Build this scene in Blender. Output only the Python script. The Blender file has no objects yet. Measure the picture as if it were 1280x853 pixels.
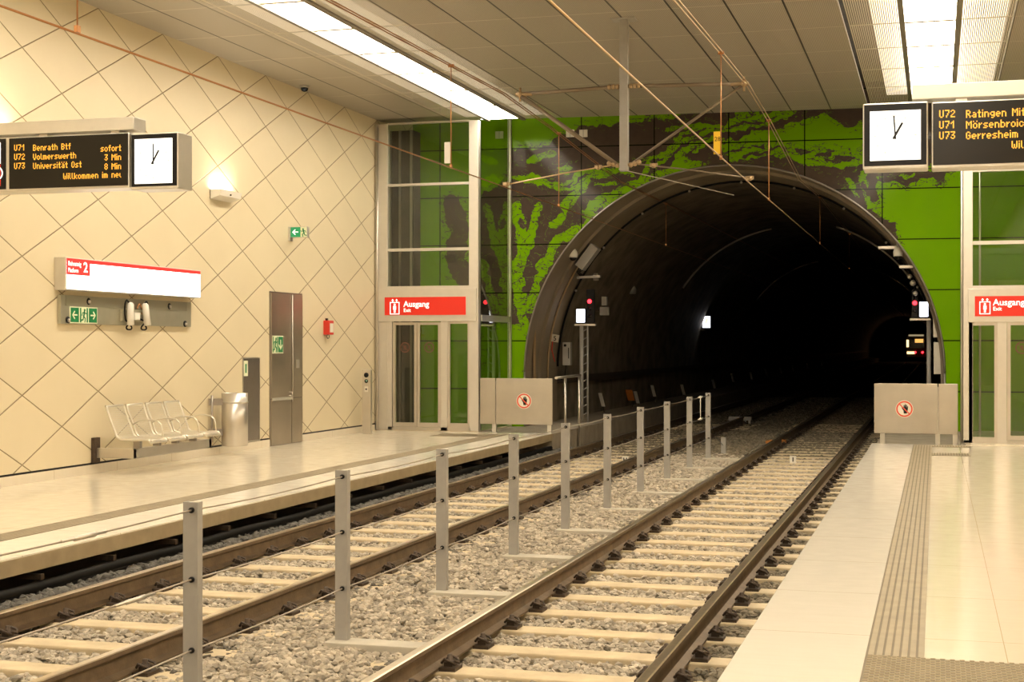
import bpy, bmesh, math, random
import numpy as np
from mathutils import Vector, Matrix
random.seed(7); rng = np.random.default_rng(11)
S = bpy.context.scene
COL = S.collection
PI = math.pi

# ------------------------------------------------------------------ camera, world, exposure
FPX = 1850.0; TH = math.atan(530 / FPX); EYE = 1.654
cam = bpy.data.objects.new('camera', bpy.data.cameras.new('camera')); COL.objects.link(cam)
cam.data.sensor_width = 36; cam.data.lens = FPX * 36 / 1280
cam.data.shift_y = 4.5 / 1280; cam.data.clip_end = 600
cam.location = (0, 0, EYE); cam.rotation_euler = (PI / 2, 0, TH)
S.camera = cam
W = bpy.data.worlds.new('world'); S.world = W; W.use_nodes = True
W.node_tree.nodes['Background'].inputs[0].default_value = (0.9, 0.75, 0.5, 1)
W.node_tree.nodes['Background'].inputs[1].default_value = 0.0
S.view_settings.view_transform = 'Standard'; S.view_settings.look = 'None'
S.view_settings.gamma = 1; S.view_settings.use_curve_mapping = False
S.view_settings.exposure = 0.47
LAMP = (1.0, 0.88, 0.69)
STRIP_POWER = 15.0          # fluorescent strips
SPILL_POWER = 1.05           # light box above the perforated panels beside them
WASH_POWER = 27.0           # wall lamps

# ------------------------------------------------------------------ photo pixel -> point on a plane
sn, cs = math.sin(TH), math.cos(TH)
def _ray(u, v):
    a = (u - 640) / FPX
    return (-sn + cs * a, cs + sn * a, (431 - v) / FPX)
def onX(u, v, X): r = _ray(u, v); t = X / r[0]; return Vector((X, t * r[1], EYE + t * r[2]))
def onY(u, v, Y): r = _ray(u, v); t = Y / r[1]; return Vector((t * r[0], Y, EYE + t * r[2]))
def onZ(u, v, Z): r = _ray(u, v); t = (Z - EYE) / r[2]; return Vector((t * r[0], t * r[1], Z))

# ------------------------------------------------------------------ materials
def mat(name, col, rough=.5, metal=0., emit=None, estr=0., noise=0., nscale=8., bump=0., bscale=40., spec=.5, coat=0.):
    m = bpy.data.materials.new(name); m.use_nodes = True
    nt = m.node_tree; b = nt.nodes['Principled BSDF']
    b.inputs['Base Color'].default_value = (*col, 1); b.inputs['Roughness'].default_value = rough
    b.inputs['Metallic'].default_value = metal; b.inputs['Specular IOR Level'].default_value = spec
    if coat: b.inputs['Coat Weight'].default_value = coat; b.inputs['Coat Roughness'].default_value = .05
    if emit:
        b.inputs['Emission Color'].default_value = (*emit, 1); b.inputs['Emission Strength'].default_value = estr
    if noise or bump:
        tc = nt.nodes.new('ShaderNodeTexCoord')
    if noise:
        n = nt.nodes.new('ShaderNodeTexNoise'); n.inputs['Scale'].default_value = nscale; n.inputs['Detail'].default_value = 5
        nt.links.new(tc.outputs['Object'], n.inputs['Vector'])
        r = nt.nodes.new('ShaderNodeMapRange'); r.inputs[1].default_value = .25; r.inputs[2].default_value = .75
        r.inputs[3].default_value = 1 - noise; r.inputs[4].default_value = 1 + noise
        nt.links.new(n.outputs['Fac'], r.inputs[0])
        x = nt.nodes.new('ShaderNodeVectorMath'); x.operation = 'SCALE'; x.inputs[0].default_value = col
        nt.links.new(r.outputs[0], x.inputs['Scale']); nt.links.new(x.outputs[0], b.inputs['Base Color'])
    if bump:
        n = nt.nodes.new('ShaderNodeTexNoise'); n.inputs['Scale'].default_value = bscale; n.inputs['Detail'].default_value = 6
        nt.links.new(tc.outputs['Object'], n.inputs['Vector'])
        bp = nt.nodes.new('ShaderNodeBump'); bp.inputs['Strength'].default_value = bump; bp.inputs['Distance'].default_value = .01
        nt.links.new(n.outputs['Fac'], bp.inputs['Height']); nt.links.new(bp.outputs[0], b.inputs['Normal'])
    return m
class NT:   # small node-building helper
    def __init__(s, m): s.t = m.node_tree; s.n = s.t.nodes; s.l = s.t.links; s.b = s.n['Principled BSDF']
    def math(s, op, a, b=None, c=None):
        q = s.n.new('ShaderNodeMath'); q.operation = op
        for k, v in enumerate((a, b, c)):
            if v is None: continue
            if isinstance(v, (int, float)): q.inputs[k].default_value = v
            else: s.l.new(v, q.inputs[k])
        return q.outputs[0]
    def pos(s):
        g = s.n.new('ShaderNodeNewGeometry'); x = s.n.new('ShaderNodeSeparateXYZ'); s.l.new(g.outputs['Position'], x.inputs[0]); s.P = g.outputs['Position']; return x.outputs
    def mix(s, f, a, b):
        q = s.n.new('ShaderNodeMix'); q.data_type = 'RGBA'
        for sock, v in ((q.inputs[0], f), (q.inputs[6], a), (q.inputs[7], b)):
            if isinstance(v, tuple): sock.default_value = (*v, 1)
            elif isinstance(v, (int, float)): sock.default_value = v
            else: s.l.new(v, sock)
        return q.outputs[2]
    def line(s, coord, period, offset, w):   # 1 on a line of half-width w repeating every period
        d = s.math('PINGPONG', s.math('SUBTRACT', coord, offset), period / 2)
        return s.math('LESS_THAN', d, w)
    def noise(s, scale, detail=5, vec=None):
        q = s.n.new('ShaderNodeTexNoise'); q.inputs['Scale'].default_value = scale; q.inputs['Detail'].default_value = detail
        s.l.new(vec if vec is not None else s.P, q.inputs['Vector']); return q.outputs['Fac']
    def bump(s, h, strength, dist=.01):
        q = s.n.new('ShaderNodeBump'); q.inputs['Strength'].default_value = strength; q.inputs['Distance'].default_value = dist
        s.l.new(h, q.inputs['Height']); s.l.new(q.outputs[0], s.b.inputs['Normal'])

steel = mat('brushed_steel', (.62, .58, .52), .32, .85, noise=.06, nscale=3)
steel_dark = mat('dark_steel', (.33, .30, .27), .35, .85, noise=.08, nscale=4)
alu = mat('satin_aluminium', (.66, .63, .57), .38, .65, noise=.03)
grey_paint = mat('grey_paint', (.40, .385, .36), .5, .1, noise=.05, nscale=6)
post_paint = mat('galvanised_post', (.37, .357, .333), .5, .2, noise=.06, nscale=12)
white_paint = mat('white_paint', (.80, .77, .70), .45)
black_plastic = mat('black_plastic', (.010, .009, .009), .35, spec=.2)
black_rubber = mat('black_duct', (.006, .0053, .0046), .6, noise=.4, nscale=20, spec=.2)
dark_metal = mat('dark_iron', (.07, .048, .032), .55, .3, noise=.3, nscale=30)
rust = mat('rusty_rail', (.155, .108, .064), .6, .25, noise=.25, nscale=9, bump=.2, bscale=60)
railtop = mat('polished_rail_head', (.62, .52, .38), .28, .9, noise=.1, nscale=20)
copper = mat('copper_wire', (.50, .24, .10), .35, .8)
copper2 = mat('bronze_wire', (.62, .44, .25), .35, .8)
rope = mat('steel_rope', (.42, .37, .31), .4, .6)
tube_brown = mat('insulator_tube', (.20, .155, .105), .4, .3)
fitting = mat('bronze_fitting', (.40, .29, .17), .4, .6)
red_paint = mat('red_paint', (.62, .035, .02), .4)
red_sign = mat('red_sign_face', (.74, .025, .012), .35, emit=(.9, .04, .015), estr=.06)
white_sign = mat('white_sign_lettering', (.9, .88, .84), .5, emit=(1, .95, .9), estr=.7)
sign_glow = mat('lit_sign_face', (.9, .9, .88), .4, emit=(1, .96, .92), estr=2.2)
sign_red_lit = mat('lit_red_band', (.75, .03, .03), .4, emit=(.9, .04, .03), estr=.5)
green_sign = mat('emergency_green', (.01, .22, .07), .45)
cream_sign = mat('photoluminescent_white', (.82, .86, .62), .5)
led = mat('amber_led', (.3, .15, .01), .5, emit=(1, .40, .035), estr=1.15)
led_face = mat('dark_display_glass', (.016, .013, .009), .22, spec=.2)
clock_face = mat('lit_clock_face', (.85, .85, .82), .5, emit=(1, .98, .93), estr=.72)
signal_white = mat('lit_signal_panel', (.9, .9, .95), .4, emit=(.86, .9, 1), estr=2.2)
signal_orange = mat('signal_figure', (.7, .4, .2), .4, emit=(.9, .55, .2), estr=.8)
signal_red = mat('red_lamp', (.8, .02, .02), .4, emit=(1, .02, .03), estr=5)
yellow = mat('yellow_plate', (.80, .50, .02), .45)
orange = mat('orange_reflector', (.55, .18, .03), .4)
concrete = mat('pale_concrete', (.50, .46, .38), .8, noise=.12, nscale=5, bump=.2)
dusty = mat('dusty_concrete', (.36, .31, .24), .85, noise=.2, nscale=4, bump=.25)
dark_concrete = mat('near_black_concrete', (.05, .043, .034), .9, noise=.3, nscale=3)  # near-black concrete for platform supports, roof slab and lift masts
sleeper_m = mat('dusty_sleeper', (.57, .465, .305), .8, noise=.18, nscale=5, bump=.25, bscale=25)
bed = mat('ballast_bed', (.16, .14, .11), .95, noise=.5, nscale=25, bump=.8, bscale=30)
stone_a = mat('beige_ballast', (.44, .385, .305), .85, noise=.35, nscale=9)
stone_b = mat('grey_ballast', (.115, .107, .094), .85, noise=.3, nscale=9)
bench_wire = mat('bench_wire', (.74, .69, .58), .3, .7)
lens_black = mat('black_glass', (.006, .006, .007), .08)
ring_red = mat('prohibition_red', (.75, .10, .05), .5)
sticker_white = mat('sticker_white', (.85, .80, .70), .5)
tram_m = mat('tram_body', (.45, .40, .33), .4, noise=.1)
tram_lit = mat('lit_tram_window', (.8, .6, .3), .4, emit=(1, .72, .32), estr=1.6)
rag_m = mat('orange_cloth', (.55, .22, .05), .8, noise=.4, nscale=30)
strip_m = mat('fluorescent_diffuser', (.9, .85, .75), .5, emit=LAMP, estr=STRIP_POWER)
spill_m = mat('light_box', (.9, .85, .75), .5, emit=LAMP, estr=SPILL_POWER)

# wall: cream diamond panels with fine shadow joints
wall_m = mat('cream_wall_panels', (.72, .62, .43), .42, spec=.35)
k = NT(wall_m); x, y, z = k.pos()
a_ = k.math('DIVIDE', k.math('SUBTRACT', y, 16.9), 1.6555); b_ = k.math('DIVIDE', k.math('SUBTRACT', z, 6.0), .825)
p1 = k.math('ADD', a_, b_); p2 = k.math('SUBTRACT', a_, b_)
g1 = k.line(p1, 1, 0, .009); g2 = k.line(p2, 1, 0, .009); g = k.math('MAXIMUM', g1, g2)
n1 = k.noise(1.3, 4)
base = k.mix(n1, (.75, .66, .47), (.69, .60, .42))
k.l.new(k.mix(g, base, (.30, .225, .12)), k.b.inputs['Base Color'])
d1 = k.math('PINGPONG', p1, .5); d2 = k.math('PINGPONG', p2, .5); dd = k.math('MINIMUM', d1, d2)
k.bump(k.math('MINIMUM', dd, .016), .9, .5)
plain_wall = mat('cream_plaster', (.72, .60, .41), .6)

# floor: pale polished stone slabs
def floor_mat(name, c1, c2, x0, px, y0, py):
    m = mat(name, c1, .16, spec=.45); k = NT(m); x, y, z = k.pos()
    g = k.math('MAXIMUM', k.line(x, px, x0, .0022), k.line(y, py, y0, .0035))
    mp = k.n.new('ShaderNodeMapping'); mp.inputs['Scale'].default_value = (1.2, 9, 1); k.l.new(k.P, mp.inputs[0])
    n = k.noise(2.2, 7, mp.outputs[0])
    k.l.new(k.mix(g, k.mix(n, c1, c2), (.52, .42, .27)), k.b.inputs['Base Color'])
    k.l.new(k.math('MULTIPLY_ADD', k.noise(6, 4), .12, .10), k.b.inputs['Roughness'])
    return m
floor_m = floor_mat('polished_stone', (.78, .71, .585), (.73, .655, .52), .36, 1.2, 8.64, 1.45)
edge_m = floor_mat('pale_edge_stone', (.84, .80, .715), (.79, .74, .635), .0, 50, 8.64, 1.45)
tact_m = mat('grey_tactile_stone', (.19, .158, .105), .7, noise=.12, nscale=7)
tact_top = mat('worn_tactile_rib', (.33, .275, .185), .6, noise=.12, nscale=7)

# ceiling: perforated metal panels
ceil_m = mat('perforated_ceiling', (.44, .40, .335), .5, .15)
k = NT(ceil_m); x, y, z = k.pos()
lx = k.line(x, .7155, -1.15, .013); ly = k.line(y, 1.70, 20.66, .010)
st = k.line(x, .024, 0, .0055); st2 = k.line(y, .03, 0, .009)
hole = k.math('MULTIPLY', st, st2)
c0 = k.mix(k.math('MULTIPLY', k.math('MAXIMUM', hole, k.math('MULTIPLY', st, .6)), .55), (.47, .43, .36), (.12, .105, .085))
c1 = k.mix(ly, c0, (.62, .57, .48)); k.l.new(k.mix(lx, c1, (.05, .043, .035)), k.b.inputs['Base Color'])
slat_m = mat('ceiling_slat', (.60, .55, .46), .5, .1)
frame_m = mat('ceiling_bar', (.22, .195, .155), .5, .2)

# clear glass: transparent with real fresnel reflection
def glass(name, tint, f0=.0):
    m = bpy.data.materials.new(name); m.use_nodes = True; nt = m.node_tree; nt.nodes.clear()
    o = nt.nodes.new('ShaderNodeOutputMaterial'); t = nt.nodes.new('ShaderNodeBsdfTransparent'); t.inputs[0].default_value = (*tint, 1)
    g = nt.nodes.new('ShaderNodeBsdfGlossy'); g.inputs['Roughness'].default_value = .015; g.inputs[0].default_value = (.95, .95, .93, 1)
    lw = nt.nodes.new('ShaderNodeLayerWeight'); lw.inputs[0].default_value = .5       # Schlick fresnel, front faces only
    pw = nt.nodes.new('ShaderNodeMath'); pw.operation = 'POWER'; pw.inputs[1].default_value = 4.2; nt.links.new(lw.outputs['Facing'], pw.inputs[0])
    ma = nt.nodes.new('ShaderNodeMath'); ma.operation = 'MULTIPLY_ADD'; ma.inputs[1].default_value = .93; ma.inputs[2].default_value = .07; nt.links.new(pw.outputs[0], ma.inputs[0])
    ge = nt.nodes.new('ShaderNodeNewGeometry'); bf = nt.nodes.new('ShaderNodeMath'); bf.operation = 'SUBTRACT'; bf.inputs[0].default_value = 1; nt.links.new(ge.outputs['Backfacing'], bf.inputs[1])
    f = nt.nodes.new('ShaderNodeMath'); f.operation = 'MULTIPLY'; nt.links.new(ma.outputs[0], f.inputs[0]); nt.links.new(bf.outputs[0], f.inputs[1])
    mx = nt.nodes.new('ShaderNodeMixShader')
    nt.links.new(f.outputs[0], mx.inputs[0]); nt.links.new(t.outputs[0], mx.inputs[1]); nt.links.new(g.outputs[0], mx.inputs[2]); nt.links.new(mx.outputs[0], o.inputs[0])
    return m
clear = glass('clear_glass', (.92, .95, .92))
shaft_glass = glass('tinted_shaft_glass', (.88, .92, .86))

# ------------------------------------------------------------------ mesh builder
class MB:
    def __init__(s): s.v = []; s.f = []; s.mi = []; s.sm = []; s.cur = 0
    def add(s, vs, fs, smooth=False):
        o = len(s.v); s.v += [tuple(q) for q in vs]
        for f in fs: s.f.append([i + o for i in f]); s.mi.append(s.cur); s.sm.append(smooth)
        return s
    def box(s, x0, x1, y0, y1, z0, z1):
        v = [(x, y, z) for z in (z0, z1) for y in (y0, y1) for x in (x0, x1)]
        return s.add(v, [(0, 2, 3, 1), (4, 5, 7, 6), (0, 1, 5, 4), (2, 6, 7, 3), (0, 4, 6, 2), (1, 3, 7, 5)])
    def bar(s, p, q, w, h, up=(0, 0, 1)):
        p, q, up = Vector(p), Vector(q), Vector(up); d = (q - p).normalized()
        r = d.cross(up)
        if r.length < 1e-4: r = d.cross(Vector((0, 1, 0)))
        r.normalize(); u = r.cross(d)
        v = [c + r * (a * w / 2) + u * (b * h / 2) for c in (p, q) for a, b in ((-1, -1), (1, -1), (1, 1), (-1, 1))]
        return s.add(v, [(3, 2, 1, 0), (4, 5, 6, 7), (0, 1, 5, 4), (1, 2, 6, 5), (2, 3, 7, 6), (3, 0, 4, 7)])
    def tube(s, pts, r, n=8, close=False):
        pts = [Vector(p) for p in pts]; N = len(pts); vs = []; fs = []
        if not hasattr(r, '__len__'): r = [r] * N
        t0 = (pts[1] - pts[0]).normalized(); ref = Vector((0, 0, 1)) if abs(t0.z) < .9 else Vector((0, 1, 0))
        u = t0.cross(ref).normalized()
        for i, p in enumerate(pts):
            if close: t = (pts[(i + 1) % N] - pts[i - 1]).normalized()
            else: t = (pts[min(i + 1, N - 1)] - pts[max(i - 1, 0)]).normalized()
            u = (u - t * u.dot(t)).normalized(); w = t.cross(u)
            for j in range(n): a = 2 * PI * j / n; vs.append(p + (u * math.cos(a) + w * math.sin(a)) * r[i])
        for i in range(N if close else N - 1):
            for j in range(n):
                i2 = (i + 1) % N
                fs.append((i * n + j, i * n + (j + 1) % n, i2 * n + (j + 1) % n, i2 * n + j))
        s.add(vs, fs, True)
        if not close: o = len(s.v) - len(vs); s.f += [list(range(o + n - 1, o - 1, -1)), list(range(o + (N - 1) * n, o + N * n))]; s.mi += [s.cur] * 2; s.sm += [False] * 2
        return s
    def lathe(s, c, prof, n=24, axis='z'):
        vs = []; fs = []; c = Vector(c)
        for r, h in prof:
            for j in range(n):
                a = 2 * PI * j / n; p = (r * math.cos(a), r * math.sin(a), h)
                if axis == 'y': p = (p[0], p[2], p[1])
                if axis == 'x': p = (p[2], p[0], p[1])
                vs.append(c + Vector(p))
        for i in range(len(prof) - 1):
            for j in range(n): fs.append((i * n + j, i * n + (j + 1) % n, (i + 1) * n + (j + 1) % n, (i + 1) * n + j))
        fs.append(tuple(range(n - 1, -1, -1))); m = (len(prof) - 1) * n; fs.append(tuple(range(m, m + n)))
        return s.add(vs, fs, True)
    def ball(s, c, r, n=12, sq=1.):
        return s.lathe(c, [(max(1e-4, r * math.sin(PI * i / n)), -r * sq * math.cos(PI * i / n)) for i in range(n + 1)], 2 * n)
    def plate(s, o, ru, uu, pts, t):   # flat outline pts (a,b) in axes ru,uu, thickness t along ru x uu
        o, ru, uu = Vector(o), Vector(ru), Vector(uu); nn = ru.cross(uu); n = len(pts)
        v = [o + ru * a + uu * b for a, b in pts] + [o + ru * a + uu * b + nn * t for a, b in pts]
        return s.add(v, [tuple(range(n - 1, -1, -1)), tuple(range(n, 2 * n))] + [(i, (i + 1) % n, n + (i + 1) % n, n + i) for i in range(n)])
    def ring(s, o, ru, uu, r0, r1, t, n=32):
        o, ru, uu = Vector(o), Vector(ru), Vector(uu); nn = ru.cross(uu)
        v = []
        for d in (0, t):
            for r in (r0, r1): v += [o + (ru * math.cos(2 * PI * i / n) + uu * math.sin(2 * PI * i / n)) * r + nn * d for i in range(n)]
        f = []
        for i in range(n):
            j = (i + 1) % n
            f += [(2 * n + i, 3 * n + i, 3 * n + j, 2 * n + j), (i, j, n + j, n + i), (n + i, n + j, 3 * n + j, 3 * n + i), (i, 2 * n + i, 2 * n + j, j)]
        return s.add(v, f)
    def build(s, name, mats, parent=None, bevel=0):
        me = bpy.data.meshes.new(name)
        off = Vector((0, 0, 0)); q = parent
        while q: off += q.location; q = q.parent
        me.from_pydata([Vector(v) - off for v in s.v], [], s.f)
        for m in (mats if isinstance(mats, (list, tuple)) else [mats]): me.materials.append(m)
        me.polygons.foreach_set('material_index', s.mi); me.polygons.foreach_set('use_smooth', s.sm)
        me.update()
        o = bpy.data.objects.new(name, me); COL.objects.link(o)
        if parent: o.parent = parent
        if bevel:
            b = o.modifiers.new('bevel', 'BEVEL'); b.width = bevel; b.segments = 2; b.limit_method = 'ANGLE'
        return o
def thing(name, loc, label, cat, group=None):
    o = bpy.data.objects.new(name, None); COL.objects.link(o); o.location = loc; o.empty_display_size = .1
    return tag(o, label, cat, group)
def tag(o, label, cat, group=None, kind=None):
    o['label'] = label; o['category'] = cat
    if group: o['group'] = group
    if kind: o['kind'] = kind
    return o
def struct(o, label=None):
    o['kind'] = 'structure'
    if label: o['label'] = label
    return o
def lab(o, t): o['label'] = t; return o
def text(body, size, o, ru, uu, m, parent, name='lettering', align='LEFT', depth=.002, bold=0, xs=1.):
    cu = bpy.data.curves.new('t', 'FONT'); cu.body = body; cu.size = size; cu.align_x = align; cu.extrude = depth; cu.offset = bold; cu.resolution_u = 3
    t = bpy.data.objects.new('t', cu); COL.objects.link(t)
    bpy.context.view_layer.update()
    dg = bpy.context.evaluated_depsgraph_get(); me0 = t.evaluated_get(dg).to_mesh()
    ru, uu, o = Vector(ru), Vector(uu), Vector(o); nn = ru.cross(uu)
    mb = MB(); mb.add([o + ru * v.co.x * xs + uu * v.co.y + nn * v.co.z for v in me0.vertices], [tuple(p.vertices) for p in me0.polygons])
    t.evaluated_get(dg).to_mesh_clear(); bpy.data.objects.remove(t); bpy.data.curves.remove(cu)
    return mb.build(name, m, parent)
FX, FU = (1, 0, 0), (0, 0, 1)          # faces -Y
WX, WU = (0, 1, 0), (0, 0, 1)          # on the left wall, faces +X

# ------------------------------------------------------------------ main dimensions
XW, XR = -10.4, 2.4                    # side walls
YB = -11.0                             # end of the hall behind the camera
ZC = 6.0
EL, ER = -6.88, -1.034                 # platform edges
PEL, PER = 26.72, 25.45                # where the platforms stop
CL, CR = -5.67, -2.36                  # track centres
ZR, ZS = -.256, -.43                   # rail top, sleeper top
TX, TZ, TR = -3.94, 1.10, 4.09         # tunnel bore
XS, YF = -8.31, 26.7                   # left lift: glass side, front
XS2, YF2 = .47, 25.8                   # right lift
TEND = 215.0
def yr(X): return 29.0 + .07 * (X + 8.31)        # rear wall, slightly skewed
def yc(X): return 27.25 + .075 * (X + 10.0)      # end of the ceiling

# ------------------------------------------------------------------ the shell
mb = MB(); mb.add([(XW, YB, .14), (XW, 29.3, .14), (XW, 29.3, 6.75), (XW, YB, 6.75)], [(3, 2, 1, 0)])
struct(mb.build('wall_left', wall_m))
mb = MB(); mb.box(XW - .3, XW + .012, YB, 22.0, 0, .115); mb.box(XW - .3, XW + .012, 23.26, YF - .02, 0, .115)
struct(mb.build('baseboard_left', floor_m))
struct(MB().box(XW - .3, XW - .02, YB, 29.2, 0, .14).build('trim_1', black_plastic))
struct(MB().box(XR, XR + .2, YB, 29.9, -.7, 6.75).build('wall_right', plain_wall))
struct(MB().box(XW - .3, XR + .2, YB - .2, YB, -.7, 6.75).build('wall_front', plain_wall))
struct(MB().box(XW - .3, XR + .2, YB, 30.3, 6.75, 6.85).build('ceiling_slab', dark_concrete))
# platforms
mb = MB(); mb.box(XW - .3, EL - .67, YB, PEL, -.11, 0); struct(mb.build('floor_left', floor_m))
mb = MB(); mb.box(EL - .67, EL, YB, PEL, -.11, 0.001); struct(mb.build('floor_edge_left', edge_m, None, .004))
mb = MB(); mb.box(ER + .674, XR, YB, PER, -.11, 0); struct(mb.build('floor_right', floor_m))
mb = MB(); mb.box(ER, ER + .674, YB, PER, -.11, 0.001); struct(mb.build('floor_edge_right', edge_m, None, .004))
mb = MB(); mb.box(EL - .5, EL + .012, YB, PEL - .01, -.14, -.012); struct(mb.build('trim_2', mat('shaded_edge_fascia', (.40, .32, .20), .7, noise=.12, nscale=6)))  # separate edge face, its shade put into a darker beige
# supports under the platforms and ledges running on into the tunnel
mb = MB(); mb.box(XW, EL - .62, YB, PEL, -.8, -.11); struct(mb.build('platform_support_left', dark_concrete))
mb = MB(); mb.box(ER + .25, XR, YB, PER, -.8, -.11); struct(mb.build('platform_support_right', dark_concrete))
mb = MB(); mb.box(-8.25, EL, PEL, TEND, -.8, -.015); mb.box(XW, -8.25, PEL, 29.6, -.8, -.015); struct(mb.build('ledge_left', dusty))
mb = MB(); mb.box(ER + .05, .4, PER, TEND, -.8, -.05); mb.box(.4, XR, PER, 29.9, -.8, -.012); struct(mb.build('ledge_right', dusty))
mb = MB(); mb.box(EL - .9, ER + .5, YB, TEND, -.9, -.50); struct(mb.build('trackbed', bed))
# lift landings
struct(MB().box(XW, XS, PEL, 29.0, -.03, .02).build('landing_left', floor_m))
struct(MB().box(XS2, XR, PER, 29.6, -.03, .01).build('landing_right', floor_m))

# tactile paving ribs and studs
def ribs(name, x0, x1, y0, y1):
    mb = MB(); mb.box(x0, x1, y0, y1, -.01, .0022); mb.cur = 1
    n = 7; p = (x1 - x0) / n
    for i in range(n): mb.box(x0 + p * (i + .28), x0 + p * (i + .98), y0, y1, 0, .006)
    return struct(mb.build(name, [tact_m, tact_top]))
ribs('tactile_strip', ER + .674, ER + .974, 8.08, 25.2); ribs('tactile_strip', EL - .97, EL - .67, YB, 26.0)
def ribs_across(x0, x1, y0, y1, n):
    mb = MB(); mb.box(x0, x1, y0, y1, -.01, .0022); mb.cur = 1; p = (x1 - x0) / n
    for i in range(n): mb.box(x0 + p * (i + .2), x0 + p * (i + .75), y0 + .02, y1 - .02, 0, .006)
    return struct(mb.build('tactile_strip', [tact_m, tact_top]))
ribs_across(-.06, .52, 24.85, 25.2, 14); ribs_across(-.06, .50, 22.9, 23.5, 14); ribs_across(-8.8, -7.55, 25.3, 26.1, 26)
mb = MB(); mb.box(ER + .674, XR, 6.8, 8.08, -.01, .0022); mb.cur = 1
for i in range(34):
    for j in range(40):
        xx = ER + .70 + .049 * i + (.0245 if j % 2 else 0); yy = 6.86 + .031 * j
        mb.add([(xx - .017, yy - .010, 0), (xx + .017, yy - .010, 0), (xx + .017, yy + .010, 0), (xx - .017, yy + .010, 0), (xx - .011, yy - .006, .008), (xx + .011, yy - .006, .008), (xx + .011, yy + .006, .008), (xx - .011, yy + .006, .008)],
               [(4, 5, 6, 7), (0, 1, 5, 4), (1, 2, 6, 5), (2, 3, 7, 6), (3, 0, 4, 7)])
struct(mb.build('tactile_field', [tact_m, tact_top]))

# ceiling: solid perforated areas and slatted panels under the light boxes
def ceil_quad(mb, x0, x1, z=ZC):
    mb.add([(x0, YB, z), (x1, YB, z), (x1, yc(x1), z), (x0, yc(x0), z), (x0, YB, z + .05), (x1, YB, z + .05), (x1, yc(x1), z + .05), (x0, yc(x0), z + .05)],
           [(0, 3, 2, 1), (4, 5, 6, 7), (2, 3, 7, 6), (0, 1, 5, 4), (0, 4, 7, 3), (1, 2, 6, 5)])
mb = MB()
for x0, x1 in ((XW, -9.015), (-6.875, -1.20), (1.008, XR)): ceil_quad(mb, x0, x1)
struct(mb.build('ceiling', ceil_m))
def slats(x0, x1):
    mb = MB(); n = int((x1 - x0) / .0265); p = (x1 - x0) / n
    for i in range(n):
        a = x0 + p * i; b = a + p * .66
        mb.add([(a, YB, ZC), (b, YB, ZC), (b, yc(b), ZC), (a, yc(a), ZC), (a, YB, ZC + .0015), (b, YB, ZC + .0015), (b, yc(b), ZC + .0015), (a, yc(a), ZC + .0015)], [(0, 3, 2, 1), (4, 5, 6, 7), (2, 3, 7, 6), (0, 4, 7, 3), (1, 2, 6, 5)])
    yy = 20.66 - 18 * 1.70
    while yy < yc(x0) + .01:
        if yy > YB: mb.box(x0, x1, yy - .012, yy + .012, ZC - .002, ZC + .008)
        yy += 1.70
    return struct(mb.build('ceiling_slats', slat_m))
slats(-9.0, -8.33); slats(-7.58, -6.89); slats(-1.135, -.475); slats(.32, .99)
mb = MB()
for x in (-9.015, -6.885, 1.0): mb.box(x - .012, x + .012, YB, yc(x), ZC - .001, ZC + .03)
struct(mb.build('trim_3', frame_m))
def strip_light(xa, xb, fa, fb, ga, gb, label, up, sm):
    r = thing('ceiling_light', ((xa + xb) / 2, 8, ZC), label, 'ceiling light', 'fluorescent strips in the ceiling')
    mb = MB(); yy = 20.66 - 18 * 1.70
    while yy < 27:
        y1 = min(yy + 1.68, yc(xa) - .03); y0 = max(yy, YB + .05)
        if y1 > y0: mb.box(xa, xb, y0 + .01, y1, ZC + .004, ZC + .02)
        yy += 1.70
    mb.build('diffuser', strip_m, r); yy = 20.66 - 18 * 1.70
    while yy < 27.2: MB().box(xa - .002, xb + .002, yy - .05, yy + .05, ZC - .004, ZC + .012).build('cross_bar', slat_m, r); yy += 1.70
    for a, b in ((fa, xa - .002), (xb + .002, fb)): MB().box(a, b, YB + .02, yc(a) - .01, ZC - .03, ZC + .05).build('frame', frame_m, r)
    mb = MB(); 
    for a, b in ((ga, fa), (fb, gb)): mb.box(a, b, YB + .05, yc(a) - .03, ZC + up, ZC + up + .02)
    mb.build('light_box', sm, r)
    return r
strip_light(-8.27, -7.66, -8.33, -7.58, -8.75, -7.22, 'long white fluorescent strip in the ceiling above the left platform', .06, mat('left_light_box', (.9, .85, .75), .5, emit=LAMP, estr=.55))
strip_light(-.40, .25, -.475, .32, -.86, .95, 'long white fluorescent strip in the ceiling above the right platform, over the clock', .22, spill_m)

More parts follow.
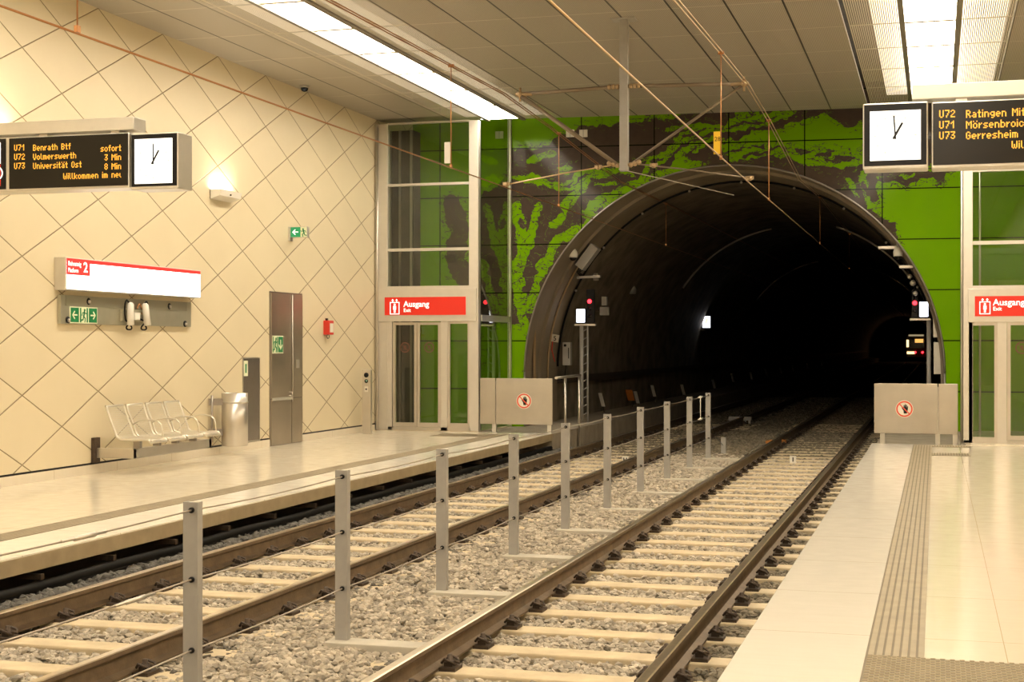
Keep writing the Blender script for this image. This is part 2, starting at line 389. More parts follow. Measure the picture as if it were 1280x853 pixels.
# ------------------------------------------------------------------ rear wall with the green painting
def px(u, v):
    r = _ray(u, v); t = (29.0 + .07 * 8.31) / (r[1] - .07 * r[0]); return (t * r[0], EYE + t * r[2])
PLUS = [('p', [(400, 130), (640, 130), (640, 215), (600, 250), (590, 400), (600, 560), (400, 560)], 0),
    ('p', [(600, 130), (775, 130), (758, 146), (745, 158), (728, 158), (705, 168), (690, 178), (672, 186), (600, 192)], 0),
    ('p', [(596, 130), (872, 130), (862, 142), (830, 150), (790, 152), (760, 158), (740, 150), (700, 168)], 0),
    ('p', [(640, 405), (664, 405), (660, 560), (600, 560), (600, 405)], 0),
    ('s', [(643, 222), (665, 219), (690, 233), (712, 228), (735, 214), (770, 212), (790, 219)], 3.5),
    ('s', [(655, 226), (680, 228), (702, 239), (722, 231), (742, 220), (772, 217)], 2.5),
    ('s', [(706, 258), (718, 243), (733, 230)], 6), ('s', [(700, 212), (712, 211)], 5), ('s', [(660, 200), (690, 193)], 5),
    ('s', [(733, 268), (748, 252), (768, 242), (777, 236)], 6), ('s', [(752, 258), (785, 240), (800, 226), (812, 205)], 3.5),
    ('s', [(690, 282), (704, 268)], 5), ('s', [(745, 232), (770, 228)], 2.2), ('s', [(775, 236), (800, 228)], 4),
    ('s', [(646, 258), (650, 285), (655, 312), (647, 345), (655, 380)], 7), ('s', [(672, 257), (666, 285), (657, 318)], 6),
    ('s', [(672, 335), (688, 318), (697, 300), (712, 292), (724, 288)], 6), ('s', [(664, 385), (672, 350), (688, 325)], 6),
    ('s', [(645, 330), (648, 370), (655, 400)], 6), ('s', [(715, 305), (730, 288), (742, 270)], 5),
    ('s', [(804, 200), (830, 194), (842, 180), (852, 168), (872, 160), (906, 157), (942, 148), (984, 140)], 2.8),
    ('s', [(822, 206), (838, 194), (850, 180), (878, 166), (906, 163), (950, 157), (990, 142)], 2.5),
    ('s', [(835, 165), (846, 158), (862, 156), (884, 160)], 2.5), ('s', [(912, 152), (930, 148), (954, 147)], 3.5), ('s', [(922, 140), (946, 139)], 5),
    ('p', [(838, 208), (846, 192), (855, 184), (860, 198), (868, 203), (880, 202), (884, 208), (866, 214), (845, 224), (824, 228)], 0),
    ('s', [(852, 190), (870, 178), (888, 174)], 3.5), ('s', [(866, 190), (880, 180)], 2.5),
    ('s', [(804, 228), (830, 218), (852, 210), (872, 206)], 5), ('s', [(800, 236), (820, 224)], 5),
    ('p', [(924, 172), (940, 165), (975, 160), (1005, 148), (1030, 142), (1046, 150), (1060, 160), (1080, 148), (1082, 190), (1010, 186), (950, 188), (922, 180)], 0),
    ('p', [(902, 176), (920, 174), (926, 184), (962, 180), (968, 190), (945, 198), (922, 202), (910, 204)], 0),
    ('s', [(958, 188), (975, 196), (990, 190), (1003, 203), (1030, 206), (1080, 204)], 3.5), ('s', [(930, 182), (950, 178), (975, 188), (1000, 196), (1040, 186), (1082, 192)], 3),
    ('s', [(1010, 196), (1030, 200), (1050, 190), (1082, 199)], 2.5), ('s', [(900, 180), (912, 176), (922, 190)], 5),
    ('p', [(1060, 224), (1066, 238), (1072, 246), (1066, 232)], 2),
    ('p', [(1071, 220), (1082, 214), (1100, 210), (1300, 190), (1300, 600), (1150, 600), (1120, 280), (1086, 262), (1076, 240)], 0),
    ('s', [(980, 150), (996, 136)], 3)]
MINUS = [('s', [(1088, 222), (1100, 216), (1120, 216), (1140, 214), (1165, 218), (1184, 214)], 4), ('s', [(1102, 226), (1118, 222), (1134, 228), (1150, 222), (1160, 218)], 3.2),
    ('s', [(1092, 228), (1090, 240), (1094, 248)], 5), ('s', [(1172, 222), (1180, 217)], 5), ('s', [(1078, 228), (1084, 242)], 2.5),
    ('s', [(565, 255), (575, 290), (568, 320), (580, 350)], 12), ('s', [(690, 250), (683, 275)], 3), ('s', [(655, 362), (660, 352)], 4),
    ('s', [(650, 275), (652, 282)], 3), ('s', [(930, 196), (950, 192), (972, 182), (985, 190)], 1.5), ('s', [(905, 190), (930, 186), (955, 183)], 1.3), ('s', [(610, 250), (622, 330), (615, 380)], 9)]
def sd_field(X, Z):
    SC = .0160
    wob = lambda f1, f2, ph: (np.sin(X * f1 + 1.7 * np.sin(Z * f2 + ph) + ph) + .6 * np.sin(Z * f1 * 1.7 + 2.1 * np.sin(X * f2 * 1.3 + ph)) + .4 * np.sin((X + Z) * f1 * 2.9 + ph * 3)) / 2
    Xw = X + .045 * wob(9, 5, .3) + .02 * wob(31, 19, 2.); Zw = Z + .045 * wob(8, 6, 1.9) + .02 * wob(27, 23, 4.)
    def seg(pts, close):
        P = [px(*q) for q in pts]; d = np.full(X.shape, 1e9); n = len(P)
        for i in range(n if close else n - 1):
            a, b = P[i], P[(i + 1) % n]; vx, vz = b[0] - a[0], b[1] - a[1]; L = vx * vx + vz * vz + 1e-9
            t = np.clip(((Xw - a[0]) * vx + (Zw - a[1]) * vz) / L, 0, 1)
            d = np.minimum(d, np.hypot(Xw - a[0] - t * vx, Zw - a[1] - t * vz))
        return d, P
    def val(kind, pts, w):
        d, P = seg(pts, kind == 'p')
        if kind == 's': return w * SC - d
        ins = np.zeros(X.shape, bool); n = len(P)
        for i in range(n):
            (x1, z1), (x2, z2) = P[i], P[(i + 1) % n]
            if z1 == z2: continue
            c = ((z1 > Zw) != (z2 > Zw)) & (Xw < (x2 - x1) * (Zw - z1) / (z2 - z1) + x1); ins ^= c
        return np.where(ins, d, -d) + w * SC
    f = np.full(X.shape, -9.)
    for q in PLUS: f = np.maximum(f, val(*q))
    for q in MINUS: f = np.minimum(f, -val(*q))
    return np.clip(f, -.4, .4)
vs = []; fs = []
def patch(xs, zlo, ztop, nz):
    o = len(vs); m = len(xs)
    for X in xs:
        z0 = zlo(X)
        for j in range(nz + 1): Z = z0 + (ztop - z0) * j / nz; vs.append((X, yr(X), Z))
    for i in range(m - 1):
        for j in range(nz): q = o + i * (nz + 1) + j; fs.append((q, q + nz + 1, q + nz + 2, q + 1))
ang = np.linspace(PI, 0, 300)
patch(np.linspace(XW, TX - TR, 70), lambda X: -.1, 6.75, 190)
patch([TX + TR * math.cos(a) for a in ang], lambda X: TZ + math.sqrt(max(0, TR * TR - (X - TX) ** 2)), 6.75, 150)
patch(np.linspace(TX + TR, XR, 70), lambda X: -.1, 6.75, 190)
mb = MB(); mb.add(vs, fs)
green_m = mat('green_mural_panels', (.1, .3, .01), .09, spec=.07)
k = NT(green_m); x, y, z = k.pos()
at = k.n.new('ShaderNodeAttribute'); at.attribute_name = 'mural'
fld = at.outputs['Fac']
nz = k.noise(16, 8); nz2 = k.noise(55, 3)
e = k.math('ADD', fld, k.math('MULTIPLY_ADD', nz, .075, -.040)); e = k.math('ADD', e, k.math('MULTIPLY_ADD', nz2, .03, -.016))
msk = k.math('GREATER_THAN', e, 0)
# dark veins that follow the outline like contour lines, only near the edges
mp = k.n.new('ShaderNodeMapping'); mp.inputs['Scale'].default_value = (.75, 1, 1.5); mp.inputs['Rotation'].default_value = (0, .5, 0); k.l.new(k.P, mp.inputs[0])
def swirl(sc, dist, lev, w):
    q = k.n.new('ShaderNodeTexNoise'); q.inputs['Scale'].default_value = sc; q.inputs['Detail'].default_value = 3; q.inputs['Distortion'].default_value = dist; k.l.new(mp.outputs[0], q.inputs['Vector'])
    return k.math('LESS_THAN', k.math('ABSOLUTE', k.math('SUBTRACT', q.outputs['Fac'], lev)), w)
vein = k.math('MULTIPLY', k.math('MAXIMUM', swirl(2.2, 1.4, .5, .010), swirl(4.5, 1.0, .56, .012)), k.math('LESS_THAN', e, .11))
wisp = k.math('MULTIPLY', k.math('MAXIMUM', swirl(1.5, 2.2, .47, .0042), swirl(3.4, 1.5, .57, .004)), k.math('MULTIPLY', k.math('GREATER_THAN', e, -.17), k.math('GREATER_THAN', k.noise(5, 6), .5)))
msk = k.math('MAXIMUM', k.math('MULTIPLY', msk, k.math('SUBTRACT', 1, vein)), k.math('MULTIPLY', wisp, .6))
gr = k.mix(k.noise(2.5, 4), (.14, .325, .002), (.17, .36, .003))
br = k.mix(k.noise(9, 6), (.060, .043, .034), (.085, .062, .048))
joint = k.math('MAXIMUM', k.line(x, 1.47, -3.94, .011), k.line(z, .98, 2.71, .011))
k.l.new(k.mix(joint, k.mix(msk, br, gr), (.004, .008, .003)), k.b.inputs['Base Color'])
wb = mb.build('wall_back', green_m)
va = np.array(vs); fld = sd_field(va[:, 0], va[:, 2]).astype(np.float32)
att = wb.data.attributes.new('mural', 'FLOAT', 'POINT'); att.data.foreach_set('value', fld)
struct(wb)

# tunnel: smooth portal ring, then dark sprayed lining
tun_m = mat('smooth_tunnel_concrete', (.25, .205, .145), .7, noise=.22, nscale=1.2, bump=.2)
rock_m = mat('dark_sprayed_lining', (.20, .168, .12), .75, noise=.5, nscale=2.2, bump=.9, bscale=9)
def bore(mb, R, y0, y1, n=48, seg=1, ringwall=False):
    prof = [(TX + R, -.9), (TX + R, TZ)] + [(TX + R * math.cos(PI * i / n), TZ + R * math.sin(PI * i / n)) for i in range(1, n)] + [(TX - R, TZ), (TX - R, -.9)]
    v = []; f = []; m = len(prof)
    for j in range(seg + 1):
        for X, Z in prof:
            yy = (y0(X) if callable(y0) else y0); y_1 = y1
            v.append((X, yy + (y_1 - yy) * j / seg, Z))
    for j in range(seg):
        for i in range(m - 1): f.append((j * m + i, j * m + i + 1, (j + 1) * m + i + 1, (j + 1) * m + i))
    mb.add(v, f, True)
def annulus(mb, R0, R1, y, n=48):
    v = []; f = []
    for R in (R0, R1): v += [(TX + R, y, -.9)] + [(TX + R * math.cos(PI * i / n), y, TZ + R * math.sin(PI * i / n)) for i in range(n + 1)] + [(TX - R, y, -.9)]
    m = n + 3
    for i in range(m - 1): f.append((i, i + 1, m + i + 1, m + i))
    mb.add(v, f)
mb = MB(); bore(mb, TR, yr, 30.05); annulus(mb, TR, TR - .06, 30.05); bore(mb, TR - .06, 30.05, 31.4); annulus(mb, TR - .06, TR + .02, 31.4)
struct(mb.build('tunnel_portal', tun_m))
mb = MB(); bore(mb, TR + .02, 31.4, TEND, 48, 60); annulus(mb, .01, TR + .02, TEND)
struct(mb.build('tunnel_lining', rock_m))
mb = MB(); mb.tube([(TX + (TR + .012) * math.cos(a), yr(TX + (TR + .012) * math.cos(a)) - .012, TZ + (TR + .012) * math.sin(a)) for a in np.linspace(0, PI, 80)], .02, 6)
for s_ in (-1, 1): mb.tube([(TX + s_ * (TR + .012), yr(TX + s_ * TR) - .012, TZ), (TX + s_ * (TR + .012), yr(TX + s_ * TR) - .012, 0)], .02, 6)
struct(mb.build('trim_4', steel_dark))

# ------------------------------------------------------------------ tracks
def rail(X, label):
    r = thing('rail', (X, 20, ZS + .012), label, 'rail', 'running rails')
    b = ZR - .165
    pr = [(-.0625, b), (.0625, b), (.0625, b + .012), (.012, b + .030), (.0085, b + .055), (.0085, b + .115), (.030, b + .128), (.034, b + .135), (.034, ZR - .006), (-.034, ZR - .006), (-.034, b + .135), (-.030, b + .128), (-.0085, b + .115), (-.0085, b + .055), (-.012, b + .030), (-.0625, b + .012)]
    n = len(pr); mb = MB(); v = [(X + a, Y, c) for Y in (2.0, 160.0) for a, c in pr]
    mb.add(v, [(i, (i + 1) % n, n + (i + 1) % n, n + i) for i in range(n)] + [tuple(range(n - 1, -1, -1)), tuple(range(n, 2 * n))])
    mb.build('rail_profile', rust, r)
    hd = MB(); v = [(X + a, Y, c) for Y in (2.0, 160.0) for a, c in ((-.034, ZR - .0062), (.034, ZR - .0062), (.026, ZR), (-.026, ZR))]
    hd.add(v, [(0, 1, 5, 4), (1, 2, 6, 5), (2, 3, 7, 6), (3, 0, 4, 7), (3, 2, 1, 0), (4, 5, 6, 7)]); lab(hd.build('running_surface', railtop, r), 'worn shiny top of the rail')
    return r
rail(CL - .751, 'rusty rail nearest the left platform edge'); rail(CL + .751, 'rusty rail just left of the row of grey posts')
rail(CR - .751, 'rusty rail just right of the row of grey posts'); rail(CR + .751, 'rusty rail nearest the right platform edge')
def make_sleeper(cx, y0):
    mb = MB(); mb.box(cx - 1.20, cx + 1.20, y0 - .115, y0 + .115, ZS - .12, ZS)
    s = mb.build('sleeper', sleeper_m, None, .012)
    s.location = (0, 0, 0)
    me = s.data; me.transform(Matrix.Translation((-cx, -y0, -ZS))); s.location = (cx, y0, ZS)
    for X in (cx - .751, cx + .751):
        for sg in (-1, 1):
            f = MB(); x = X + sg * .118
            f.box(x - .055, x + .055, y0 - .075, y0 + .075, ZS, ZS + .022)
            f.box(x - .035, x + .02 , y0 - .03, y0 + .03, ZS + .02, ZS + .05)
            f.lathe((x - sg * .005, y0, ZS + .045), [(.030, 0), (.030, .012), (.018, .014), (.018, .048), (.012, .052)], 8)
            for e in (-1, 1):
                f.tube([(x - sg * .05, y0 + e * .03, ZS + .045), (x - sg * .02, y0 + e * .062, ZS + .075), (x + sg * .025, y0 + e * .066, ZS + .06), (x + sg * .045, y0 + e * .035, ZS + .04), (x, y0 + e * .02, ZS + .058)], .0095, 6)
            f.build('rail_clip', dark_metal, s)
    return s
def copy_tree(o):
    c = o.copy(); COL.objects.link(c)
    for ch in list(o.children):
        d = ch.copy(); COL.objects.link(d); d.parent = c
    return c
def sleepers(cx, y_start, label, group):
    p = make_sleeper(cx, y_start); tag(p, label, 'sleeper', group)
    for i in range(1, 47):
        c = copy_tree(p); c.location.y = y_start + .722 * i
sl0 = 9.74 - .722 * 6; sr0 = 9.74 - .722 * 5
sleepers(CL, 9.80 - .722 * 6, 'pale dusty sleeper crossing under the left-hand pair of rails', 'sleepers of the left track')
sleepers(CR, 9.74 - .722 * 5, 'pale dusty sleeper crossing under the right-hand pair of rails', 'sleepers of the right track')

# ballast: loose angular stones
def ico():
    bm = bmesh.new(); bmesh.ops.create_icosphere(bm, subdivisions=1, radius=1)
    v = np.array([q.co[:] for q in bm.verts]); f = np.array([[q.index for q in p.verts] for p in bm.faces]); bm.free(); return v, f
IV, IF = ico()
def in_view(X, Y, Z, m=40):
    zc = -sn * X + cs * Y; xc = cs * X + sn * Y
    u = 640 + FPX * xc / zc; v = 431 - FPX * (Z - EYE) / zc
    return (u > -m) & (u < 1280 + m) & (v < 853 + m)
def stones(name, regions, m, label):
    Ps = []; Rs = []
    for (x0, x1, y0, y1, dens, r0, r1, zf, mode) in regions:
        n = int((x1 - x0) * (y1 - y0) * dens); X = rng.uniform(x0, x1, n); Y = rng.uniform(y0, y1, n); R = rng.uniform(r0, r1, n)
        Z = zf(X, Y) + rng.normal(0, .008, n)
        ok = in_view(X, Y, Z)
        if mode is not None:
            cx, ys = mode; d = np.abs((Y - ys + .361) % .722 - .361); ok &= ~((d < .150) & (np.abs(X - cx) < 1.24))
            for rx in (cx - .751, cx + .751): ok &= np.abs(X - rx) > .06 + R
        Ps.append(np.stack([X, Y, Z], 1)[ok]); Rs.append(R[ok])
    Pn = np.concatenate(Ps); R = np.concatenate(Rs); n = len(R)
    T = []
    for _ in range(24): T.append(IV * rng.uniform(.68, 1.25, (len(IV), 1)) * np.array([[1.15, .9, .72]]) * rng.uniform(.8, 1.2, (1, 3)))
    T = np.array(T)[rng.integers(0, 24, n)]
    a = rng.uniform(0, 2 * PI, n); b = rng.uniform(-.7, .7, n)
    ca, sa, cb, sb = np.cos(a), np.sin(a), np.cos(b), np.sin(b)
    x, y, z = T[..., 0], T[..., 1], T[..., 2]
    y, z = y * cb[:, None] - z * sb[:, None], y * sb[:, None] + z * cb[:, None]
    x, y = x * ca[:, None] - y * sa[:, None], x * sa[:, None] + y * ca[:, None]
    V = np.stack([x, y, z], 2) * R[:, None, None] + Pn[:, None, :]
    nv = len(IV); F = (IF[None] + (np.arange(n) * nv)[:, None, None]).reshape(-1, 3)
    me = bpy.data.meshes.new(name); me.vertices.add(n * nv); me.vertices.foreach_set('co', V.reshape(-1).astype(np.float32))
    me.loops.add(F.size); me.loops.foreach_set('vertex_index', F.reshape(-1).astype(np.int32))
    me.polygons.add(len(F)); me.polygons.foreach_set('loop_start', np.arange(0, F.size, 3, dtype=np.int32))
    me.polygons.foreach_set('use_smooth', np.zeros(len(F), bool)); me.update(calc_edges=True); me.validate()
    tv = rng.uniform(.62, 1.25, n)
    for rx, ys, sg in ((CR - .751, 9.74, -1), (CL + .751, 9.80, 1)):      # oily stains where the sleepers end beside the rails
        dx = (Pn[:, 0] - rx) * sg; dy = np.abs((Pn[:, 1] - ys + .361) % .722 - .361)
        tv = np.where((dx > 0) & (dx < .22 + .14 * np.sin(Pn[:, 1] * 2.3)) & (dy < .17), tv * .38, tv)
    tint = np.repeat(tv.astype(np.float32), nv)
    me.attributes.new('tint', 'FLOAT', 'POINT').data.foreach_set('value', tint)
    me.materials.append(m); o = bpy.data.objects.new(name, me); COL.objects.link(o)
    return tag(o, label, 'ballast', None, 'stuff')
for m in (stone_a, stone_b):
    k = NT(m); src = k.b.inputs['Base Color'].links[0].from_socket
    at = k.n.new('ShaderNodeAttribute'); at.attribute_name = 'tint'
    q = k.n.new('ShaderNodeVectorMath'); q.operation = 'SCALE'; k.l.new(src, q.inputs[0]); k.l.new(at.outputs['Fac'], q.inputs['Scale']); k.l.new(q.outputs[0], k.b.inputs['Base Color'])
bz = lambda X, Y: np.full(X.shape, -.462)
mid = lambda X, Y: -.452 + .02 * np.cos((X + 4.0) * 2.2)
reg = []
for cx, ys in ((CL, 9.80), (CR, 9.74)):
    for y0, y1, d, r0, r1 in ((5.0, 12, 800, .018, .036), (12, 18, 620, .02, .038), (18, 27.5, 420, .024, .042)): reg.append((cx - .70, cx + .70, y0, y1, d, r0, r1, bz, (cx, ys)))
for y0, y1, d, r0, r1 in ((5.0, 12, 850, .018, .038), (12, 18, 650, .02, .04), (18, 28, 420, .024, .044)):
    reg.append((CL + .80, CR - .80, y0, y1, d, r0, r1, mid, None))
stones('ballast', reg, stone_a, 'loose pale beige ballast stones between and around the tracks')
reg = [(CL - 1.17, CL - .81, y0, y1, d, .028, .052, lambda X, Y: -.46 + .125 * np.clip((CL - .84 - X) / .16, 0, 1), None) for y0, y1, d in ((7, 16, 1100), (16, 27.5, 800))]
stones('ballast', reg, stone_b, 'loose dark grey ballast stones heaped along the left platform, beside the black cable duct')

stone_c = mat('dirty_shaded_ballast', (.22, .185, .13), .9, noise=.35, nscale=9)  # dirty gravel, its dark colour also carrying the shade of the tunnel
k = NT(stone_c); src = k.b.inputs['Base Color'].links[0].from_socket
at = k.n.new('ShaderNodeAttribute'); at.attribute_name = 'tint'
q = k.n.new('ShaderNodeVectorMath'); q.operation = 'SCALE'; k.l.new(src, q.inputs[0]); k.l.new(at.outputs['Fac'], q.inputs['Scale']); k.l.new(q.outputs[0], k.b.inputs['Base Color'])
reg = [(CR + .80, ER + .16, y0, y1, d, .018, .036, lambda X, Y: np.full(X.shape, -.462), (CR, 9.74)) for y0, y1, d in ((6, 14, 750), (14, 27.5, 500))]
reg += [(CL - .70, CL + .70, 26.5, 36, 420, .026, .044, lambda X, Y: np.full(X.shape, -.455), None), (CR - .70, CR + .70, 26.8, 36, 420, .026, .044, lambda X, Y: -.475 + .02 * np.clip((Y - 27) / 3, 0, 1), None), (CL + .80, CR - .80, 27.3, 36, 420, .026, .046, mid, None), (CR + .80, ER + .02, 27, 34, 300, .026, .044, lambda X, Y: np.full(X.shape, -.455), None), (CL - 1.16, CR + 1.2, 36, 60, 130, .03, .05, lambda X, Y: np.full(X.shape, -.47), None)]
stones('ballast', reg, stone_c, 'dirty ballast along the right platform and in the tunnel, coloured dark for tunnel shade')

# black cable duct below the left platform edge
r = thing('cable_duct', (EL + .02, 14, -.50), 'long black cable duct running below the left platform edge', 'cable duct')
MB().box(EL - .12, EL + .06, 6, 26.6, -.50, -.285).build('trough', black_rubber, r, .01)
MB().tube([(EL + .03, 6 + .5 * i, -.262 + .006 * math.sin(i * 1.3)) for i in range(42)], .042, 10).build('pipe', black_rubber, r)
for i in range(17):
    yy = 8.1 + 1.08 * i; MB().box(EL - .50, EL + .05, yy, yy + .05, -.215, -.17).build('bracket', dark_metal, r)

# ------------------------------------------------------------------ row of grey posts with steel ropes
XP = -3.95
py = [7.35, 9.5, 11.65, 13.82, 15.91, 18.09, 20.24, 22.36, 24.5, 26.6]
names = ['nearest grey steel post between the tracks, at the lower left, cut by the bottom edge', 'second nearest grey steel post between the tracks, its foot on a concrete plank', 'third grey steel post from the front, in front of the bare pale platform edge',
 'fourth grey steel post from the front, in line with the left lift', 'fifth grey steel post from the front, below the left prohibition sign', 'sixth grey steel post from the front, left of the small H plate',
 'seventh grey steel post from the front, right of the small H plate', 'fourth grey steel post from the tunnel end of the row, before the dark bore', 'last grey post but one, beside the short upright tie', 'last grey steel post of the row, next to the short stub in the tunnel mouth']
names[7] = 'third grey steel post from the tunnel end of the row'
POST_Z = -.42
for i, yy in enumerate(py):
    r = thing('fence_post', (XP, yy, POST_Z), names[i], 'post', 'grey posts between the tracks')
    m = MB(); w, d = .088, .06     # channel section, open to the rear
    m.box(XP - w / 2, XP + w / 2, yy, yy + .008, POST_Z, .785)
    for sx in (-1, 1): m.box(XP + sx * w / 2 - (.008 if sx > 0 else 0), XP + sx * w / 2 + (0 if sx > 0 else .008), yy + .008, yy + d, POST_Z, .785)
    m.build('channel', post_paint, r)
    for zz in (.742, .36, -.03):
        MB().lathe((XP + .012, yy - .002, zz), [(.016, -.012), (.016, .002), (.009, .003), (.009, .02)], 10, 'y').build('bolt', black_plastic, r)
    MB().box(XP - .09, XP + .62, yy - .10, yy + .10, POST_Z - .05, POST_Z + .032).build('foot_plank', concrete, r, .006)
for zz, nm in ((.742, 'top'), (.36, 'middle'), (-.03, 'bottom')):
    r = thing('wire_rope', (XP + .012, 15, zz), nm + ' steel rope strung through the row of grey posts', 'wire rope', 'ropes of the post row')
    pts = []
    ends = [4.6] + py
    for a, b in zip(ends[:-1], ends[1:]):
        for t in (0, .25, .5, .75): pts.append((XP + .012, a + (b - a) * t, zz - .05 * t * (1 - t)))
    pts.append((XP + .012, py[-1], zz))
    MB().tube(pts, .0052, 6).build('rope', rope, r)
    if zz > .3:
        ty = 6.28 if zz > .7 else 6.75
        tb = MB(); tb.tube([(XP + .012, ty - .10, zz - .012), (XP + .012, ty - .09, zz - .012), (XP + .012, ty + .09, zz - .012), (XP + .012, ty + .10, zz - .012)], [.007, .013, .013, .007], 8)
        tb.tube([(XP + .012, ty - .2, zz - .011), (XP + .012, ty + .19, zz - .011)], .008, 8); lab(tb.build('turnbuckle', steel, r), 'steel turnbuckle in the rope')
r = thing('tie_rod', (XP, 25.6, .30), 'short upright rod tying the ropes together before the last post', 'rod')
m = MB(); m.tube([(XP + .012, 25.65, .36), (XP + .012, 25.65, .74)], .008, 6)
for zz in (.36, .74): m.ball((XP + .012, 25.65, zz), .025, 6); m.tube([(XP + .012, 25.45, zz), (XP + .012, 25.9, zz)], .015, 6)
m.build('rod', white_paint, r)
r = thing('stub_post', (-3.86, 28.0, -.45), 'knee-high grey stub behind the last grey post of the row', 'post')
m = MB(); m.box(-3.91, -3.82, 28.0, 28.05, -.45, -.10); m.build('stub', post_paint, r, .004)
MB().box(-4.3, -3.12, 28.04, 28.12, -.44, -.415).build('flat_bar', dark_metal, r)
MB().tube([(-3.93, 26.66, .3), (-3.90, 27.3, -.05), (-3.87, 27.98, -.25)], .006, 6).build('cable', black_plastic, r)
def small_plate(x, y, label, ch):
    r = thing('marker_plate', (x, y, ZS), label, 'marker plate', 'white plates between the rails')
    m = MB(); m.box(x - .055, x + .055, y, y + .012, ZS + .01, ZS + .13); m.box(x - .05, x + .05, y + .012, y + .06, ZS, ZS + .012); m.build('plate', white_paint, r)
    text(ch, .10, (x, y - .003, ZS + .035), FX, FU, black_plastic, r, 'letter', 'CENTER', .001, .004)
small_plate(-5.22, 9.80 + .722 * 21.5 + .08, 'small white plate with a black H on the left track', 'H')
small_plate(-2.41, 9.74 + .722 * 23 - .05, 'small white plate with a black mark on the right track', 'I')
r = thing('work_glove', (-3.30, 31.4, -.44), 'crumpled orange and white rag lying beside the right track in the tunnel mouth', 'rag')
m = MB()
for i in range(7): m.ball((-3.38 + .05 * i, 31.4 + random.uniform(-.06, .06), -.40 + random.uniform(0, .04)), random.uniform(.05, .085), 5, .6)
m.build('cloth', rag_m, r); 
m = MB(); m.ball((-3.14, 31.38, -.39), .05, 5, .5); m.ball((-3.20, 31.35, -.375), .035, 5, .6); m.build('white_scrap', white_paint, r)
r = thing('track_magnet', (-5.0, 39.5, -.45), 'pale toothed block low on the left track in the dark tunnel', 'track block')
m = MB(); m.box(-5.3, -4.7, 39.4, 39.6, -.36, -.26)
for i in range(5): m.box(-5.28 + .125 * i, -5.22 + .125 * i, 39.4, 39.6, -.45, -.36)
m.build('block', grey_paint, r)

# ------------------------------------------------------------------ overhead line
YC_ = 19.4
r = thing('catenary_support', (-4.0, YC_, ZC), 'grey ceiling post with brown insulator tubes forming a wide V above the tracks', 'overhead line support')
m = MB(); m.box(-4.055, -4.0 + .055, YC_ - .05, YC_ + .05, 3.97, ZC - .012); m.build('drop_post', post_paint, r, .004)
MB().box(-4.16, -3.84, YC_ - .12, YC_ + .12, ZC - .014, ZC - .001).build('ceiling_plate', grey_paint, r)
yy = YC_ - .01
for xe, s_ in ((-5.44, -1), (-2.41, 1)):
    MB().tube([(-4.0 + s_ * .05, yy, 5.10), (xe, yy, 5.06)], .026, 10).build('cross_tube', tube_brown, r)
    MB().tube([(xe, yy, 5.05), (-4.0 + s_ * .10, yy, 4.06)], .030 if s_ < 0 else .018, 10).build('strut', tube_brown, r)
    for zz in (5.10, 4.05):
        f = MB(); f.tube([(-4 + s_ * .05, yy, zz), (-4 + s_ * .22, yy, zz - (.01 if zz > 5 else -.05))], .018, 8)
        for q in range(3): f.ball((-4 + s_ * (.09 + .055 * q), yy, zz + (0 if zz > 5 else .015 * q)), .036, 6)
        f.build('insulator', fitting, r)
    f = MB(); f.ball((xe, yy, 5.06), .045, 6); f.tube([(xe, yy, 5.15), (xe, yy, 4.96)], .016, 8); f.tube([(xe - s_ * .17, yy, 5.06), (xe + s_ * .06, yy, 5.06)], .028, 8)
    f.build('fitting', fitting, r)
a = MB(); a.tube([(-4.12, yy, 4.06), (-4.8, yy, 3.97), (-5.62, yy, 3.84)], .009, 8); a.build('steady_arm', copper2, r)
a = MB(); a.tube([(-3.9, yy, 4.07), (-3.2, yy, 3.97), (-2.30, yy, 3.82)], .010, 8); a.build('steady_arm', tube_brown, r)
for xx, zz in ((-5.63, 3.84), (-2.33, 3.82), (-3.6, 4.03), (-4.35, 4.03)): a = MB(); a.ball((xx, yy, zz), .035, 6); a.box(xx - .05, xx + .05, yy - .02, yy + .02, zz - .015, zz + .03); a.build('clamp', fitting, r)
a = MB(); a.tube([(-4.07, yy, 4.0), (-3.0, yy + 3.5, 3.96)], .006, 6); a.build('stay_wire', rope, r)
def contact(X, z0, label, m_, pts):
    r = thing('contact_wire', (X, 15, z0), label, 'overhead wire', 'overhead wires')
    MB().tube(pts, .0085, 8).build('wire', m_, r); return r
contact(CL, 3.8, 'lower contact wire over the left track, crossing in front of the diamond wall', copper, [(CL - .04, 4.0, 3.80), (CL, 14, 3.80), (CL, YC_, 3.81), (CL, 34, 3.82), (CL + .1, 120, 3.85)])
contact(CR, 3.8, 'lower contact wire over the right track, running into the tunnel', copper2, [(CR + .02, 4.0, 3.86), (CR, 12, 3.82), (CR, YC_, 3.78), (CR, 34, 3.79), (CR, 120, 3.85)])
def messenger(X, label, m_, prof):
    r = thing('messenger_wire', (X, 15, 5.0), label, 'overhead wire', 'overhead wires')
    for s_ in (-1, 1): MB().tube([(X + s_ * .022, a, b) for a, b in prof], .0075, 6).build('wire', m_, r)
messenger(CL, 'upper twin messenger wire over the left track, below the left ceiling light', copper, [(4, 4.9), (13.3, 5.0), (17.1, 5.05), (YC_, 5.08), (21.9, 4.98), (27.1, 4.70), (34, 4.75), (80, 4.9)])
messenger(CR, 'upper twin messenger wire over the right track', copper2, [(4, 4.9), (13.86, 4.91), (16.9, 4.99), (YC_, 5.04), (21.93, 4.95), (27.1, 4.63), (31.9, 4.78), (80, 4.9)])
